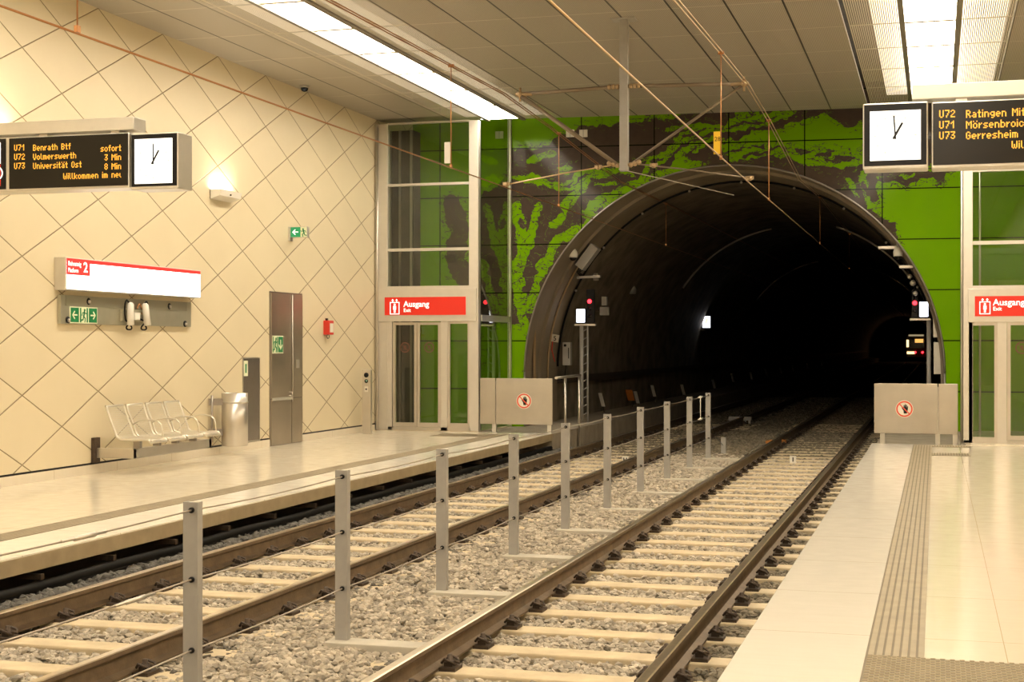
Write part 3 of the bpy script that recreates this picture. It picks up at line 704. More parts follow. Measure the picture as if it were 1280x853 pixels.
def dropper(X, Y, z0, z1, label, plate=None):
    r = thing('dropper', (X, Y, z0), label, 'dropper wire', 'droppers of the overhead line')
    MB().tube([(X, Y, z0), (X, Y, z1)], .0065, 6).build('rod', copper, r)
    m = MB(); m.box(X - .014, X + .014, Y - .02, Y + .02, z0 - .012, z0 + .035); m.box(X - .034, X + .034, Y - .012, Y + .012, z1 - .02, z1 + .015); m.build('clamp', copper, r)
    if plate: MB().box(X - .085, X - .008, Y - .004, Y + .004, z0 + .05, z0 + .31).build('plate', plate, r, .004)
    return r
dropper(CL, 8.95, 3.81, 4.97, 'orange dropper rod at the upper left, in front of the diamond wall')
d_ = dropper(CL, 17.1, 3.81, 5.05, 'orange dropper rod carrying a white plate, in front of the left lift', white_paint)
dropper(CL, 22.45, 3.82, 4.96, 'orange dropper rod left of the grey ceiling post, before the green mural')
d2 = dropper(CR, 16.9, 3.78, 4.99, 'orange dropper rod carrying a yellow plate', yellow)
text('28', .07, (CR - .073, 16.894, 3.98), FX, FU, black_plastic, d2, 'lettering', 'LEFT', .001)
dropper(CR, 21.93, 3.78, 4.95, 'orange dropper rod right of the yellow plate, over the tunnel crown')
dropper(CR, 31.9, 3.79, 4.78, 'orange dropper rod inside the tunnel over the right track')
dropper(CL, 32.0, 3.82, 4.74, 'orange dropper rod inside the tunnel over the left track')
dropper(CR, 43.0, 3.80, 4.80, 'faint dropper rod deepest in the tunnel over the right track')

# ------------------------------------------------------------------ pictogram helpers
def circ(r, n=20, a0=0): return [(r * math.cos(a0 + 2 * PI * i / n), r * math.sin(a0 + 2 * PI * i / n)) for i in range(n)]
def stroke(mb, o, ru, uu, pts, w, t):
    for (a, b), (c, d) in zip(pts[:-1], pts[1:]):
        L = math.hypot(c - a, d - b) or 1; nx, ny = -(d - b) / L * w / 2, (c - a) / L * w / 2; ex, ey = (c - a) / L * w * .3, (d - b) / L * w * .3
        mb.plate(o, ru, uu, [(a - nx - ex, b - ny - ey), (c - nx + ex, d - ny + ey), (c + nx + ex, d + ny + ey), (a + nx - ex, b + ny - ey)], t)
def runner(mb, o, ru, uu, h, t, flip=1):
    f = lambda P: [(flip * a * h, b * h) for a, b in P]
    mb.plate(o, ru, uu, [(a + flip * .08 * h, b + .86 * h) for a, b in circ(.10 * h, 14)], t)
    for P, w in (([(.05, .72), (-.04, .42)], .17), ([(-.04, .42), (.16, .26), (.10, .02)], .10), ([(-.04, .42), (-.14, .18), (-.36, .14)], .10), ([(.05, .70), (.24, .60), (.36, .68)], .07), ([(.03, .70), (-.20, .66), (-.27, .48)], .07)):
        stroke(mb, o, ru, uu, f(P), w * h, t)
def arrow(mb, o, ru, uu, h, t, ang):
    c, s_ = math.cos(ang), math.sin(ang); R = lambda P: [(a * c - b * s_, a * s_ + b * c) for a, b in P]
    stroke(mb, o, ru, uu, R([(-.4 * h, 0), (.34 * h, 0)]), .15 * h, t); stroke(mb, o, ru, uu, R([(.05 * h, .34 * h), (.40 * h, 0), (.05 * h, -.34 * h)]), .15 * h, t)
def sh(o, nn, d): return Vector(o) + Vector(nn) * d
HAND = [(-.20, -.50), (-.24, -.20), (-.42, .06), (-.47, .20), (-.39, .23), (-.24, .06), (-.22, .40), (-.16, .46), (-.11, .40), (-.10, .12), (-.07, .50), (-.01, .57), (.05, .50), (.05, .12), (.08, .44), (.14, .49), (.19, .43), (.17, .10), (.22, .28), (.28, .32), (.31, .26), (.28, -.08), (.22, -.30), (.17, -.50)]
def prohibition(o, r, parent):
    nn = Vector((0, -1, 0)); q = MB(); q.plate(o, FX, FU, circ(r, 36), .002)
    p = lab(q.build('warning_sign', sticker_white, parent), 'round white and red no-entry sticker with a black hand')
    m = MB(); m.plate(sh(o, nn, .003), FX, FU, [(a * r * .95 + .12 * r, b * r * 1.05) for a, b in HAND], .001); m.build('hand_symbol', black_plastic, p)
    m = MB(); m.ring(sh(o, nn, .004), FX, FU, r * .76, r * .93, .001, 40); stroke(m, sh(o, nn, .0045), FX, FU, [(-.58 * r, .58 * r), (.58 * r, -.58 * r)], .13 * r, .001); m.build('ring', ring_red, p)
def lift_icon(o, h, parent, name='pictogram'):
    m = MB(); t = .003; w = .62 * h
    for P in ([(-w / 2, 0), (-w / 2, .76 * h)], [(w / 2, 0), (w / 2, .76 * h)], [(-w / 2, 0), (w / 2, 0)], [(-w / 2, .76 * h), (w / 2, .76 * h)]): stroke(m, o, FX, FU, P, .055 * h, t)
    m.plate(o, FX, FU, [(a, b + .62 * h) for a, b in circ(.07 * h, 14)], t)
    m.plate(o, FX, FU, [(-.10 * h, .53 * h), (-.10 * h, .28 * h), (-.06 * h, .28 * h), (-.06 * h, .08 * h), (.06 * h, .08 * h), (.06 * h, .28 * h), (.10 * h, .28 * h), (.10 * h, .53 * h)], t)
    for s_ in (-1, 1):
        m.plate(o, FX, FU, [(s_ * .14 * h - .09 * h, .88 * h), (s_ * .14 * h + .09 * h, .88 * h), (s_ * .14 * h, 1.0 * h)], t); stroke(m, o, FX, FU, [(s_ * .14 * h, .8 * h), (s_ * .14 * h, .9 * h)], .05 * h, t)
    return m.build(name, white_sign, parent)

# ------------------------------------------------------------------ glass lifts
def glazing(mb, x0, x1, z0, z1, y): mb.box(x0, x1, y, y + .012, z0, z1)
def no_lean(o, r, parent):
    m = MB(); m.ring(o, FX, FU, r * .82, r, .002, 28)
    stroke(m, o, FX, FU, [(-.55 * r, .55 * r), (.55 * r, -.55 * r)], .12 * r, .002); runner(m, sh(o, (0, 0, 1), -.5 * r), FX, FU, r * 1.0, .0015)
    return lab(m.build('sticker', mat('brown_sticker', (.22, .09, .05), .5), parent), 'round brown no-leaning sticker on the glass')
fl = lambda u: onY(u, 431, YF).x
zl = lambda v: onY(540, v, YF).z
r = thing('lift', (-9.3, YF, 0), 'tall glass lift in a steel frame at the end of the left platform', 'lift', 'glass lifts')
for a, b in ((XW + .01, fl(484.5)), (fl(586), fl(598))): MB().box(a, b, YF, YF + .14, 0.02, ZC - .10).build('corner_post', alu, r, .006)
MB().tube([(XW + .06, YF - .03, .02), (XW + .06, YF - .03, ZC - .15)], .022, 8).build('conduit', steel, r)
for v0, v1 in ((151.5, 153.5), (228.5, 231.5), (310, 313.5), (357.5, 361)): MB().box(fl(484.5), fl(586), YF + .01, YF + .12, zl(v1), zl(v0)).build('transom', alu, r)
for v0, v1 in ((153.5, 228.5), (231.5, 310), (313.5, 357.5)):
    m = MB(); glazing(m, fl(484.5), fl(586), zl(v1), zl(v0), YF + .06); m.build('glass_pane', shaft_glass, r)
MB().box(XW + .08, fl(596), YF - .035, YF + .10, zl(402), zl(361)).build('sign_panel', alu, r, .006)
m = MB(); m.box(fl(482), fl(583), YF - .050, YF - .036, zl(394), zl(371.5)); sg = lab(m.build('sign_face', red_sign, r), 'red exit sign with white lift symbol')
lift_icon((fl(494.5), YF - .051, zl(392.5)), .29, sg)
text('Ausgang', .155, (fl(505.5), YF - .051, zl(383.5)), FX, FU, white_sign, sg, 'lettering', 'LEFT', .001, .002)
text('Exit', .095, (fl(505.5), YF - .051, zl(390)), FX, FU, white_sign, sg, 'lettering', 'LEFT', .001, .001)
MB().box(fl(484.5), fl(490), YF, YF + .1, .02, zl(402)).build('door_jamb', alu, r); MB().box(fl(551), fl(559), YF, YF + .1, .02, zl(402)).build('door_jamb', alu, r)
MB().box(fl(484.5), fl(588), YF + .0, YF + .1, .02, .075).build('threshold', steel, r)
def leaf(x0, x1, y, z0, z1, par, gl, st=True, side='L'):
    m = MB(); w = .055
    m.box(x0, x0 + w, y, y + .05, z0, z1); m.box(x1 - w, x1, y, y + .05, z0, z1); m.box(x0 + w, x1 - w, y, y + .05, z0, z0 + .08); m.box(x0 + w, x1 - w, y, y + .05, z1 - .05, z1)
    d = m.build('door_leaf', steel, par); g = MB(); glazing(g, x0 + w, x1 - w, z0 + .08, z1 - .05, y + .02); g.build('glass_pane', gl, d)
    if st: no_lean((( x0 + x1) / 2, y + .014, 1.60), .10, d)
leaf(fl(490.5), fl(520.5), YF + .02, .08, zl(403), r, shaft_glass); leaf(fl(521), fl(550.5), YF + .02, .08, zl(403), r, shaft_glass)
m = MB(); x0, x1 = fl(559), fl(586); m.box(x0, x0 + .05, YF + .02, YF + .07, .075, zl(402)); m.box(x1 - .03, x1, YF + .02, YF + .07, .075, zl(402)); m.box(x0 + .05, x1 - .03, YF + .02, YF + .07, .075, .16); m.box(x0 + .05, x1 - .03, YF + .02, YF + .07, zl(405), zl(402)); m.build('side_frame', steel, r)
m = MB(); glazing(m, x0 + .05, x1 - .03, .16, zl(405), YF + .04); m.build('glass_pane', shaft_glass, r)
MB().box(XS - .014, XS, YF + .16, yr(XS) - .16, .02, ZC + .5).build('side_glass', shaft_glass, r)
MB().box(XS - .05, XS + .012, yr(XS) - .15, yr(XS) - .05, .02, ZC + .5).build('rear_post', alu, r)
MB().box(XS - .04, XS + .004, YF + .14, YF + .16, .02, ZC - .1).build('seal', black_plastic, r)
MB().box(XS - .02, XS + .02, YF + .16, yr(XS) - .16, 2.10, 2.22).build('belt_rail', alu, r)
m = MB(); m.box(XW + .02, onY(517, 431, 27.3).x, 27.3, 27.7, .02, ZC - .15); lab(m.build('lift_mast', dark_concrete, r), 'dark mast behind the lift doors')
for xx in [onY(u_, 431, 27.27).x for u_ in (488, 500, 514)]: MB().box(xx - .02, xx + .02, 27.25, 27.30, .02, ZC - .15).build('guide_rail', steel_dark, r)

fr = lambda u: onY(u, 431, YF2).x
zr = lambda v: onY(1240, v, YF2).z
r = thing('lift', (1.4, YF2, 0), 'glass lift cut off by the right edge, beside the right green wall', 'lift', 'glass lifts')
MB().box(fr(1204), fr(1216), YF2, YF2 + .14, .01, ZC - .10).build('corner_post', alu, r, .006)
MB().tube([(fr(1202.3), YF2 + .1, .01), (fr(1202.3), YF2 + .1, ZC - .15)], .022, 8).build('conduit', steel, r)
MB().box(XR - .2, XR - .02, YF2, YF2 + .14, .01, ZC - .10).build('corner_post', alu, r, .006)
xe = XR - .2
for v0, v1 in ((210, 214), (301, 305.5), (357, 361)): MB().box(fr(1216), xe, YF2 + .01, YF2 + .12, zr(v1), zr(v0)).build('transom', alu, r)
for z0, z1 in ((zr(301), zr(214)), (zr(357), zr(305.5)), (zr(210), ZC - .1)):
    m = MB(); glazing(m, fr(1216), xe, z0, z1, YF2 + .06); m.build('glass_pane', shaft_glass, r)
MB().box(fr(1210), XR - .04, YF2 - .035, YF2 + .10, zr(403), zr(361)).build('sign_panel', alu, r, .006)
m = MB(); m.box(fr(1218.5), fr(1330), YF2 - .050, YF2 - .036, zr(395.5), zr(370.5)); sg = lab(m.build('sign_face', red_sign, r), 'red exit sign with white lift symbol')
lift_icon((fr(1231), YF2 - .051, zr(392.5)), .26, sg)
text('Ausgang', .15, (fr(1241), YF2 - .051, zr(382)), FX, FU, white_sign, sg, 'lettering', 'LEFT', .001, .002)
text('Exit', .09, (fr(1241), YF2 - .051, zr(388.5)), FX, FU, white_sign, sg, 'lettering', 'LEFT', .001, .001)
m = MB(); x0, x1 = fr(1211), fr(1247); m.box(x0, fr(1216), YF2 + .0, YF2 + .07, .06, zr(403)); m.box(fr(1243), x1, YF2 + .02, YF2 + .07, .06, zr(403)); m.box(fr(1216), fr(1243), YF2 + .02, YF2 + .07, .06, zr(547)); m.box(fr(1216), fr(1243), YF2 + .02, YF2 + .07, zr(407), zr(403)); m.build('side_frame', steel, r)
m = MB(); glazing(m, fr(1216), fr(1243), zr(547), zr(407), YF2 + .04); m.build('glass_pane', shaft_glass, r)
MB().box(fr(1247), fr(1258.5), YF2 - .01, YF2 + .1, .01, zr(403)).build('door_jamb', alu, r)
MB().box(fr(1204), xe, YF2, YF2 + .1, .01, .06).build('threshold', steel, r)
leaf(fr(1259), fr(1259) + .46, YF2 + .02, .065, zr(403), r, shaft_glass); leaf(fr(1259) + .465, fr(1259) + .925, YF2 + .02, .065, zr(403), r, shaft_glass)
MB().box(fr(1259) + .93, xe, YF2, YF2 + .1, .01, zr(403)).build('door_jamb', alu, r)
MB().box(XS2, XS2 + .014, YF2 + .16, yr(XS2) - .16, .01, ZC + .5).build('side_glass', shaft_glass, r)
MB().box(XS2 - .012, XS2 + .05, yr(XS2) - .15, yr(XS2) - .05, .01, ZC + .5).build('rear_post', alu, r)
MB().tube([(.74, 27.2, .01), (.74, 27.2, ZC + .4)], .018, 8).build('guide_rail', steel, r)
MB().box(1.9, 2.3, 28.5, 28.9, .01, ZC + .5).build('lift_mast', dark_concrete, r)

# ------------------------------------------------------------------ platform end barriers, handrail
barrier_steel = mat('barrier_steel', (.50, .46, .395), .36, .8, noise=.08, nscale=3)
def barrier(y, us, v0, v1, legs, ring, zfoot, label):
    r = thing('barrier', (onY(us[0], 500, y).x, y, zfoot), label, 'barrier', 'platform end barriers')
    zt = onY(us[1], v0, y).z; zb = onY(us[1], v1, y).z
    for a, b in zip(us[:-1], us[1:]):
        m = MB(); m.box(onY(a, 500, y).x + .008, onY(b, 500, y).x - .008, y, y + .04, zb, zt); p = m.build('panel', barrier_steel, r, .006)
    for u in legs: x = onY(u, 500, y).x; MB().box(x - .04, x + .04, y + .03, y + .10, zfoot, zt - .05).build('leg', alu, r, .004)
    c = onY(ring[0], ring[1], y); prohibition((c.x, y - .001, c.z), ring[2], p if len(us) == 2 else r)
barrier(26.74, (599.5, 619.5, 691), 473, 530.5, (617, 686), (655, 501.5, .148), -.014, 'brushed steel barrier with a hand sign at the end of the left platform')
barrier(25.86, (1092, 1172.5, 1198), 480, 543, (1103, 1172, 1194), (1130.5, 511.5, .145), -.05, 'brushed steel barrier with a hand sign at the end of the right platform')
r = thing('handrail', (-6.83, 28, -.5), 'tubular steel handrail continuing behind the left barrier into the tunnel mouth', 'handrail')
m = MB(); m.tube([(-6.83, 26.84, 1.03), (-6.83, 28.78, 1.04)], .028, 10); m.build('top_rail', steel, r)
for yy in (27.55, 28.7): MB().tube([(-6.83, yy, -.50), (-6.83, yy, 1.03)], .026, 10).build('upright', steel, r)

# ------------------------------------------------------------------ departure boards and clocks (hang in one line across the hall)
YD = 13.75
def clock(u0, u1, v0, v1, fu0, fu1, fv0, fv1, depth, hour, minute, label):
    um = (u0 + u1) / 2; x0, x1 = onY(u0, 431, YD).x, onY(u1, 431, YD).x; z0, z1 = onY(um, v1, YD).z, onY(um, v0, YD).z
    r = thing('station_clock', ((x0 + x1) / 2, YD, z0), label, 'clock', 'station clocks')
    MB().box(x0, x1, YD, YD + depth, z0, z1).build('casing', alu, r, .012)
    MB().box(x0 + .012, x1 - .012, YD - .008, YD + .01, z0 + .03, z1 - .015).build('bezel', black_plastic, r)
    a0, a1 = onY(fu0, 431, YD).x, onY(fu1, 431, YD).x; b0, b1 = onY(um, fv1, YD).z, onY(um, fv0, YD).z
    f = MB().box(a0, a1, YD - .012, YD - .007, b0, b1).build('dial', clock_face, r)
    cx, cz = (a0 + a1) / 2, (b0 + b1) / 2; R = min(a1 - a0, b1 - b0) * .42; o = (cx, YD - .0125, cz)
    m = MB()
    for i in range(60):
        a = 2 * PI * i / 60; L = .10 if i % 5 == 0 else .05
        stroke(m, o, FX, FU, [(R * math.sin(a), R * math.cos(a)), (R * (1 - L) * math.sin(a), R * (1 - L) * math.cos(a))], .005 if i % 5 else .008, .001)
    m.build('minute_marks', grey_paint, f)
    for nm, a, L, w, d in (('hour_hand', hour, .66, .019, .002), ('minute_hand', minute, .93, .013, .004)):
        h = MB(); stroke(h, sh(o, (0, -1, 0), d), FX, FU, [(-.17 * R * math.sin(a), -.17 * R * math.cos(a)), (L * R * math.sin(a), L * R * math.cos(a))], w, .0015); h.build(nm, black_plastic, f)
clock(163.5, 222.5, 166, 236.5, 169, 216, 173.5, 229.5, .31, PI / 6 * 1.0, 0, 'square white clock at the right end of the left departure board')
clock(1078.5, 1160, 128, 211, 1087.5, 1151, 138.5, 200.5, .31, PI / 6 * .98, -.07, 'square white clock at the left end of the right departure board')
# dot-matrix lettering: columns of square diodes
GL = {'U': '1001 1001 1001 1001 1001 1001 0110', '7': '1111 0001 0001 0010 0010 0100 0100', '1': '001 011 101 001 001 001 001', '2': '0110 1001 0001 0010 0100 1000 1111', '3': '1111 0001 0010 0110 0001 1001 0110', '8': '0110 1001 1001 0110 1001 1001 0110',
 'B': '1110 1001 1001 1110 1001 1001 1110', 'e': '0000 0000 0110 1001 1111 1000 0110', 'n': '0000 0000 1110 1001 1001 1001 1001', 'r': '000 000 101 110 100 100 100', 'a': '0000 0000 0110 0001 0111 1001 0111', 't': '010 010 111 010 010 010 011', 'h': '1000 1000 1110 1001 1001 1001 1001', 'f': '011 010 111 010 010 010 010',
 's': '0000 0000 0111 1000 0110 0001 1110', 'o': '0000 0000 0110 1001 1001 1001 0110', 'i': '1 0 1 1 1 1 1', 'M': '10001 11011 10101 10101 10001 10001 10001', 'V': '1001 1001 1001 1001 1001 0110 0110', 'l': '10 10 10 10 10 10 01', 'm': '00000 00000 11110 10101 10101 10101 10101', 'w': '00000 00000 10001 10101 10101 10101 01010',
 'v': '0000 0000 1001 1001 1001 0110 0110', '\u00e4': '1001 0000 0110 0001 0111 1001 0111', '\u00f6': '1001 0000 0110 1001 1001 1001 0110', 'O': '0110 1001 1001 1001 1001 1001 0110', 'W': '10001 10001 10001 10101 10101 10101 01010', 'k': '1000 1000 1001 1010 1100 1010 1001', 'u': '0000 0000 1001 1001 1001 1001 0111',
 'R': '1110 1001 1001 1110 1010 1001 1001', 'g': '0000 0000 0111 1001 1001 0111 0001 0110', 'b': '1000 1000 1110 1001 1001 1001 1110', 'c': '0000 0000 0110 1001 1000 1001 0110', 'G': '0110 1001 1000 1011 1001 1001 0110', ' ': '000 000 000 000 000 000 000'}
def led_text(t, pitch, o, parent, align='LEFT', clip=None):
    cols = []
    for ch in t:
        rows = GL[ch].split(); w = len(rows[0])
        for c in range(w): cols.append([k_ for k_, rw in enumerate(rows) if rw[c] == '1'])
        cols.append([])
    cols = cols[:-1]
    if clip: cols = cols[:-clip]
    x0 = o[0] - (len(cols) * pitch if align == 'RIGHT' else 0); m = MB(); g = pitch * .5
    for i, c in enumerate(cols):
        for k_ in c:
            x = x0 + (i + .5) * pitch; z = o[2] + (6.5 - k_) * pitch
            m.add([(x - g, o[1], z - g), (x + g, o[1], z - g), (x + g, o[1], z + g), (x - g, o[1], z + g)], [(0, 1, 2, 3)])
    return m.build('lettering', led, parent)
def led_rows(rows, par, size, ul, ud, ur):
    for v, a, b, c in rows:
        for t, u, al in ((a, ul, 'LEFT'), (b, ud, 'LEFT'), (c, ur, 'RIGHT')):
            if t: p = onY(u, v, YD); led_text(t, size, (p.x, YD - .0105, p.z), par, al, 2 if t.endswith('neu') else None)
x0, x1 = onY(-140, 431, YD).x, onY(161.5, 431, YD).x; x0 = max(x0, XW + .15)
zb, zt = onY(90, 237, YD).z, onY(90, 168.5, YD).z
r = thing('departure_board', ((x0 + x1) / 2, YD, zb), 'hanging departure board with amber text above the left platform', 'departure board', 'departure boards')
MB().box(x0, x1, YD, YD + .31, zb, zt).build('casing', alu, r, .012)
m = MB(); m.box(onY(12, 431, YD).x, x1 - .012, YD - .009, YD + .005, zb + .025, zt - .012); dp = m.build('display', led_face, r)
led_rows(((188.8, 'U71', 'Benrath Btf', 'sofort'), (200.2, 'U72', 'Volmerswerth', '3 Min'), (211.6, 'U73', 'Universität Ost', '8 Min'), (222, '', '', 'Willkommen im neu')), dp, .0093, 18.5, 42, 152)
m = MB(); m.box(x0 + .012, onY(7.5, 431, YD).x, YD - .009, YD + .005, zb + .025, zt - .012); sp = m.build('sign_panel', black_plastic, r)
xa, xb = x0 + .03, onY(1.5, 431, YD).x
MB().box(xa, xb, YD - .012, YD - .008, onY(0, 205, YD).z, zt - .05).build('white_field', clock_face, sp); MB().box(xa, xb, YD - .012, YD - .008, zb + .06, onY(0, 206, YD).z).build('red_field', red_sign, sp)
m = MB(); q = onY(-3, 217, YD); m.ring((q.x, YD - .013, q.z), FX, FU, .06, .075, .001, 24); m.build('ring_mark', white_sign, sp)
zb2, zt2 = onY(1240, 208, YD).z, onY(1240, 124.5, YD).z; x0, x1 = onY(1164.5, 431, YD).x, XR - .12
r = thing('departure_board', ((x0 + x1) / 2, YD, zb2), 'hanging departure board with amber text at the upper right, cut by the frame', 'departure board', 'departure boards')
MB().box(x0, x1, YD, YD + .31, zb2, zt2).build('casing', alu, r, .012)
m = MB(); m.box(x0 + .012, x1 - .02, YD - .009, YD + .005, zb2 + .025, zt2 - .012); dp = m.build('display', led_face, r)
led_rows(((147.6, 'U72', 'Ratingen Mitte', ''), (161.2, 'U71', 'Mörsenbroich', ''), (174.5, 'U73', 'Gerresheim', '')), dp, .0097, 1174, 1207.5, 0)
p = onY(1264.5, 186, YD); led_text('Willkommen', .0097, (p.x, YD - .0105, p.z), dp)
r = thing('mounting_beam', (-9, YD + .15, zt), 'silver box beam carrying the left departure board', 'mounting beam', 'board beams')
m = MB(); m.box(XW + .01, onY(166, 431, YD).x, YD + .02, YD + .27, zt + .03, onY(90, 149, YD).z); m.build('beam', alu, r, .008)
for u in (50, 140):
    x = onY(u, 431, YD).x; MB().box(x - .05, x + .05, YD + .06, YD + .20, zt + .002, zt + .032).build('clamp', steel, r)
r = thing('mounting_beam', (1, YD + .15, zt2), 'pale box beam carrying the right departure board, below the bright ceiling strip', 'mounting beam', 'board beams')
m = MB(); m.box(onY(1140, 431, YD).x, XR - .01, YD + .02, YD + .27, zt2 + .035, onY(1240, 101, YD).z); m.build('beam', white_paint, r, .008)
for u in (1202, 1290):
    x = onY(u, 431, YD).x; MB().box(x - .05, x + .05, YD + .06, YD + .20, zt2 + .002, zt2 + .036).build('clamp', steel, r)

# ------------------------------------------------------------------ things on the left wall
XF = XW + .16
y0, y1 = onX(82, 340, XF).y, onX(251, 340, XF).y; z1, z0 = onX(160, 329, XF).z, onX(160, 367.5, XF).z
r = thing('platform_sign', (XW, (y0 + y1) / 2, z0), 'lit white platform sign with red corner numbered 2 on the diamond wall', 'sign')
MB().box(XW + .001, XF, y0, y1, z0, z1).build('casing', alu, r, .006)
f = MB().box(XF - .004, XF + .003, y0 + .02, y1 - .02, z0 + .015, z1 - .015).build('lit_face', sign_glow, r)
MB().box(XF, XF + .005, y0 + .02, y1 - .02, z1 - .06, z1 - .015).build('red_band', sign_red_lit, f)
yt = onX(112, 340, XF).y
c = lab(MB().box(XF, XF + .006, y0 + .02, yt, onX(95, 344, XF).z, z1 - .015).build('red_corner', sign_red_lit, f), 'red corner field with the number 2')
zz = onX(95, 332.5, XF).z; text('Bahnsteig', .082, (XF + .0065, y0 + .045, onX(95, 332.8, XF).z), WX, WU, white_sign, c, 'lettering', 'LEFT', .001, .001, .92)
text('Platform', .078, (XF + .0065, y0 + .045, onX(95, 341.0, XF).z), WX, WU, white_sign, c, 'lettering', 'LEFT', .001, .001, .85)
text('2', .175, (XF + .0065, yt - .10, onX(107, 340.5, XF).z), WX, WU, white_sign, c, 'number', 'CENTER', .001, .004, 1.15)
# plate with the twin emergency light
XQ = XW + .05
y0, y1 = onX(76, 390, XQ).y, onX(239, 395, XQ).y; z1, z0 = onX(100, 370, XQ).z, onX(100, 405.5, XQ).z
plate_m = mat('greenish_steel_plate', (.46, .44, .34), .35, .55, noise=.05)
r = thing('wall_plate', (XW, (y0 + y1) / 2, z0), 'long greenish steel plate on the wall directly under the lit platform sign', 'wall plate')
MB().box(XW + .001, XQ, y0, y1, z0, z1).build('plate', plate_m, r, .004)
MB().box(XQ, XQ + .008, y0 + .10, y1 - .14, z1 - .13, z1 - .004).build('upper_strip', mat('darker_plate', (.36, .34, .26), .4, .5), r)
for u, v in ((110, 377), (84.5, 400), (211, 383), (231, 405)):
    p = onX(u, v, XQ); MB().lathe((XQ, p.y, p.z), [(.045, 0), (.045, .012), (.02, .013)], 14, 'x').build('hole_ring', black_plastic, r); MB().lathe((XQ + .01, p.y, p.z - .005), [(.022, 0), (.022, .02), (.01, .024)], 10, 'x').build('bolt', steel, r)
def esc_sign(name, xf, ya, yb, za, zb_, label, cells, par=None):
    r = thing(name, (xf, (ya + yb) / 2, za), label, 'escape sign', 'escape signs') if par is None else par
    b = MB().box(xf, xf + .006, ya, yb, za, zb_).build('sign_plate', cream_sign, r); n = len(cells); w = (yb - ya) / n; g = w * .06; h = zb_ - za
    for i, ch in enumerate(cells):
        a = ya + w * i + g; e = ya + w * (i + 1) - g; o = (xf + .0085, (a + e) / 2, (za + zb_) / 2)
        if ch != 'M': MB().box(xf + .004, xf + .008, a, e, za + h * .06, zb_ - h * .06).build('field', green_sign, b)
        m = MB()
        if ch == 'L': arrow(m, o, WX, WU, h * .62, .001, PI)
        if ch == 'R': arrow(m, o, WX, WU, h * .62, .001, 0)
        if ch == 'D': arrow(m, o, WX, WU, h * .62, .001, -PI / 2)
        if ch == 'U': arrow(m, o, WX, WU, h * .62, .001, PI / 2)
        if ch in 'RLDU': m.build('arrow', cream_sign, b)
        else:
            for s_ in (-1, 1): m.plate((o[0] - .002, o[1], o[2]), WX, WU, [(s_ * (e - a) * .5, -.44 * h), (s_ * (e - a) * .5 - s_ * .03, -.44 * h), (s_ * (e - a) * .5 - s_ * .03, .44 * h), (s_ * (e - a) * .5, .44 * h)][::s_], .001)
            runner(m, (o[0], o[1], o[2] - .43 * h), WX, WU, .86 * h, .001); m.build('running_figure', green_sign, b)
    return r
p0, p1 = onX(87, 404, XQ), onX(121, 385, XQ)
esc_sign('escape_sign', XQ + .001, p0.y, p1.y, onX(104, 404.5, XQ).z, onX(104, 384, XQ).z, 'green escape sign with arrows both ways on the plate under the platform sign', ('L', 'M', 'R'))
c = onX(164, 391, XQ)
r = thing('emergency_spotlight', (XQ, c.y, c.z - .2), 'twin white emergency spotlight with dark cables on the steel wall plate', 'emergency light')
MB().box(XQ + .001, XQ + .05, c.y - .30, c.y + .28, c.z - .12, c.z + .04).build('bracket', plate_m, r, .006)
MB().box(XQ + .05, XQ + .10, c.y - .07, c.y + .07, c.z - .10, c.z + .0).build('junction_box', white_paint, r, .01)
for s_ in (-1, 1):
    yy = c.y + s_ * .19
    l = MB().tube([(XQ + .12, yy + s_ * .03, c.z - .17), (XQ + .10, yy, c.z + .10), (XQ + .098, yy - s_ * .003, c.z + .13)], [.048, .045, .025], 14).build('lamp_head', white_paint, r)
    MB().tube([(XQ + .05, yy, c.z), (XQ + .10, yy, c.z - .02)], .02, 8).build('knuckle', fitting, l)
    MB().tube([(XQ + .09, yy, c.z + .12)] + [(XQ + .08, yy + s_ * (.06 + .05 * math.sin(a)), c.z + .02 + .14 * math.cos(a)) for a in np.linspace(0, PI, 9)] + [(XQ + .06, c.y + s_ * .10, c.z - .08)], .012, 6).build('cable', black_rubber, l)
    MB().tube([(XQ + .08, yy + s_ * .10 * math.sin(a * 2) * .7, c.z - .15 - .08 * math.sin(a)) for a in np.linspace(0, PI, 12)], .011, 6).build('cable', black_rubber, l)
    MB().tube([(XQ + .06, c.y + s_ * .05, c.z + .05 + .07 * math.sin(a)) if k_ == 0 else (XQ + .06, c.y + s_ * (.05 + .02 * k_), c.z + .05 + .07 * math.sin(a)) for k_, a in enumerate(np.linspace(0, PI, 7))], .009, 6).build('cable', copper, l)
# projecting exit sign
yy = 22.75; x0, x1 = XW + .03, onY(384, 290, yy).x; z1, z0 = onY(372, 283.5, yy).z, onY(372, 297, yy).z
r = thing('exit_sign', (XW, yy, z0), 'small green exit sign with arrow jutting out above the steel door', 'exit sign')
MB().box(XW + .001, XW + .03, yy - .02, yy + .12, z0 - .05, z1).build('bracket', alu, r); MB().box(x0, x1, yy, yy + .09, z0, z1).build('casing', alu, r, .004)
f = MB().box(x0 + .008, x0 + (x1 - x0) * .60, yy - .004, yy + .002, z0 + .008, z1 - .008).build('green_field', mat('lit_green', (.01, .25, .09), .4, emit=(.01, .26, .10), estr=.35), r)
m = MB(); arrow(m, (x0 + (x1 - x0) * .31, yy - .005, (z0 + z1) / 2), FX, FU, .115, .001, PI); m.build('arrow', white_sign, f)
f = MB().box(x0 + (x1 - x0) * .62, x1 - .008, yy - .004, yy + .002, z0 + .008, z1 - .008).build('white_field', cream_sign, r)
m = MB(); runner(m, (x0 + (x1 - x0) * .80, yy - .005, z0 + .012), FX, FU, .145, .001, -1); m.build('running_figure', green_sign, f)
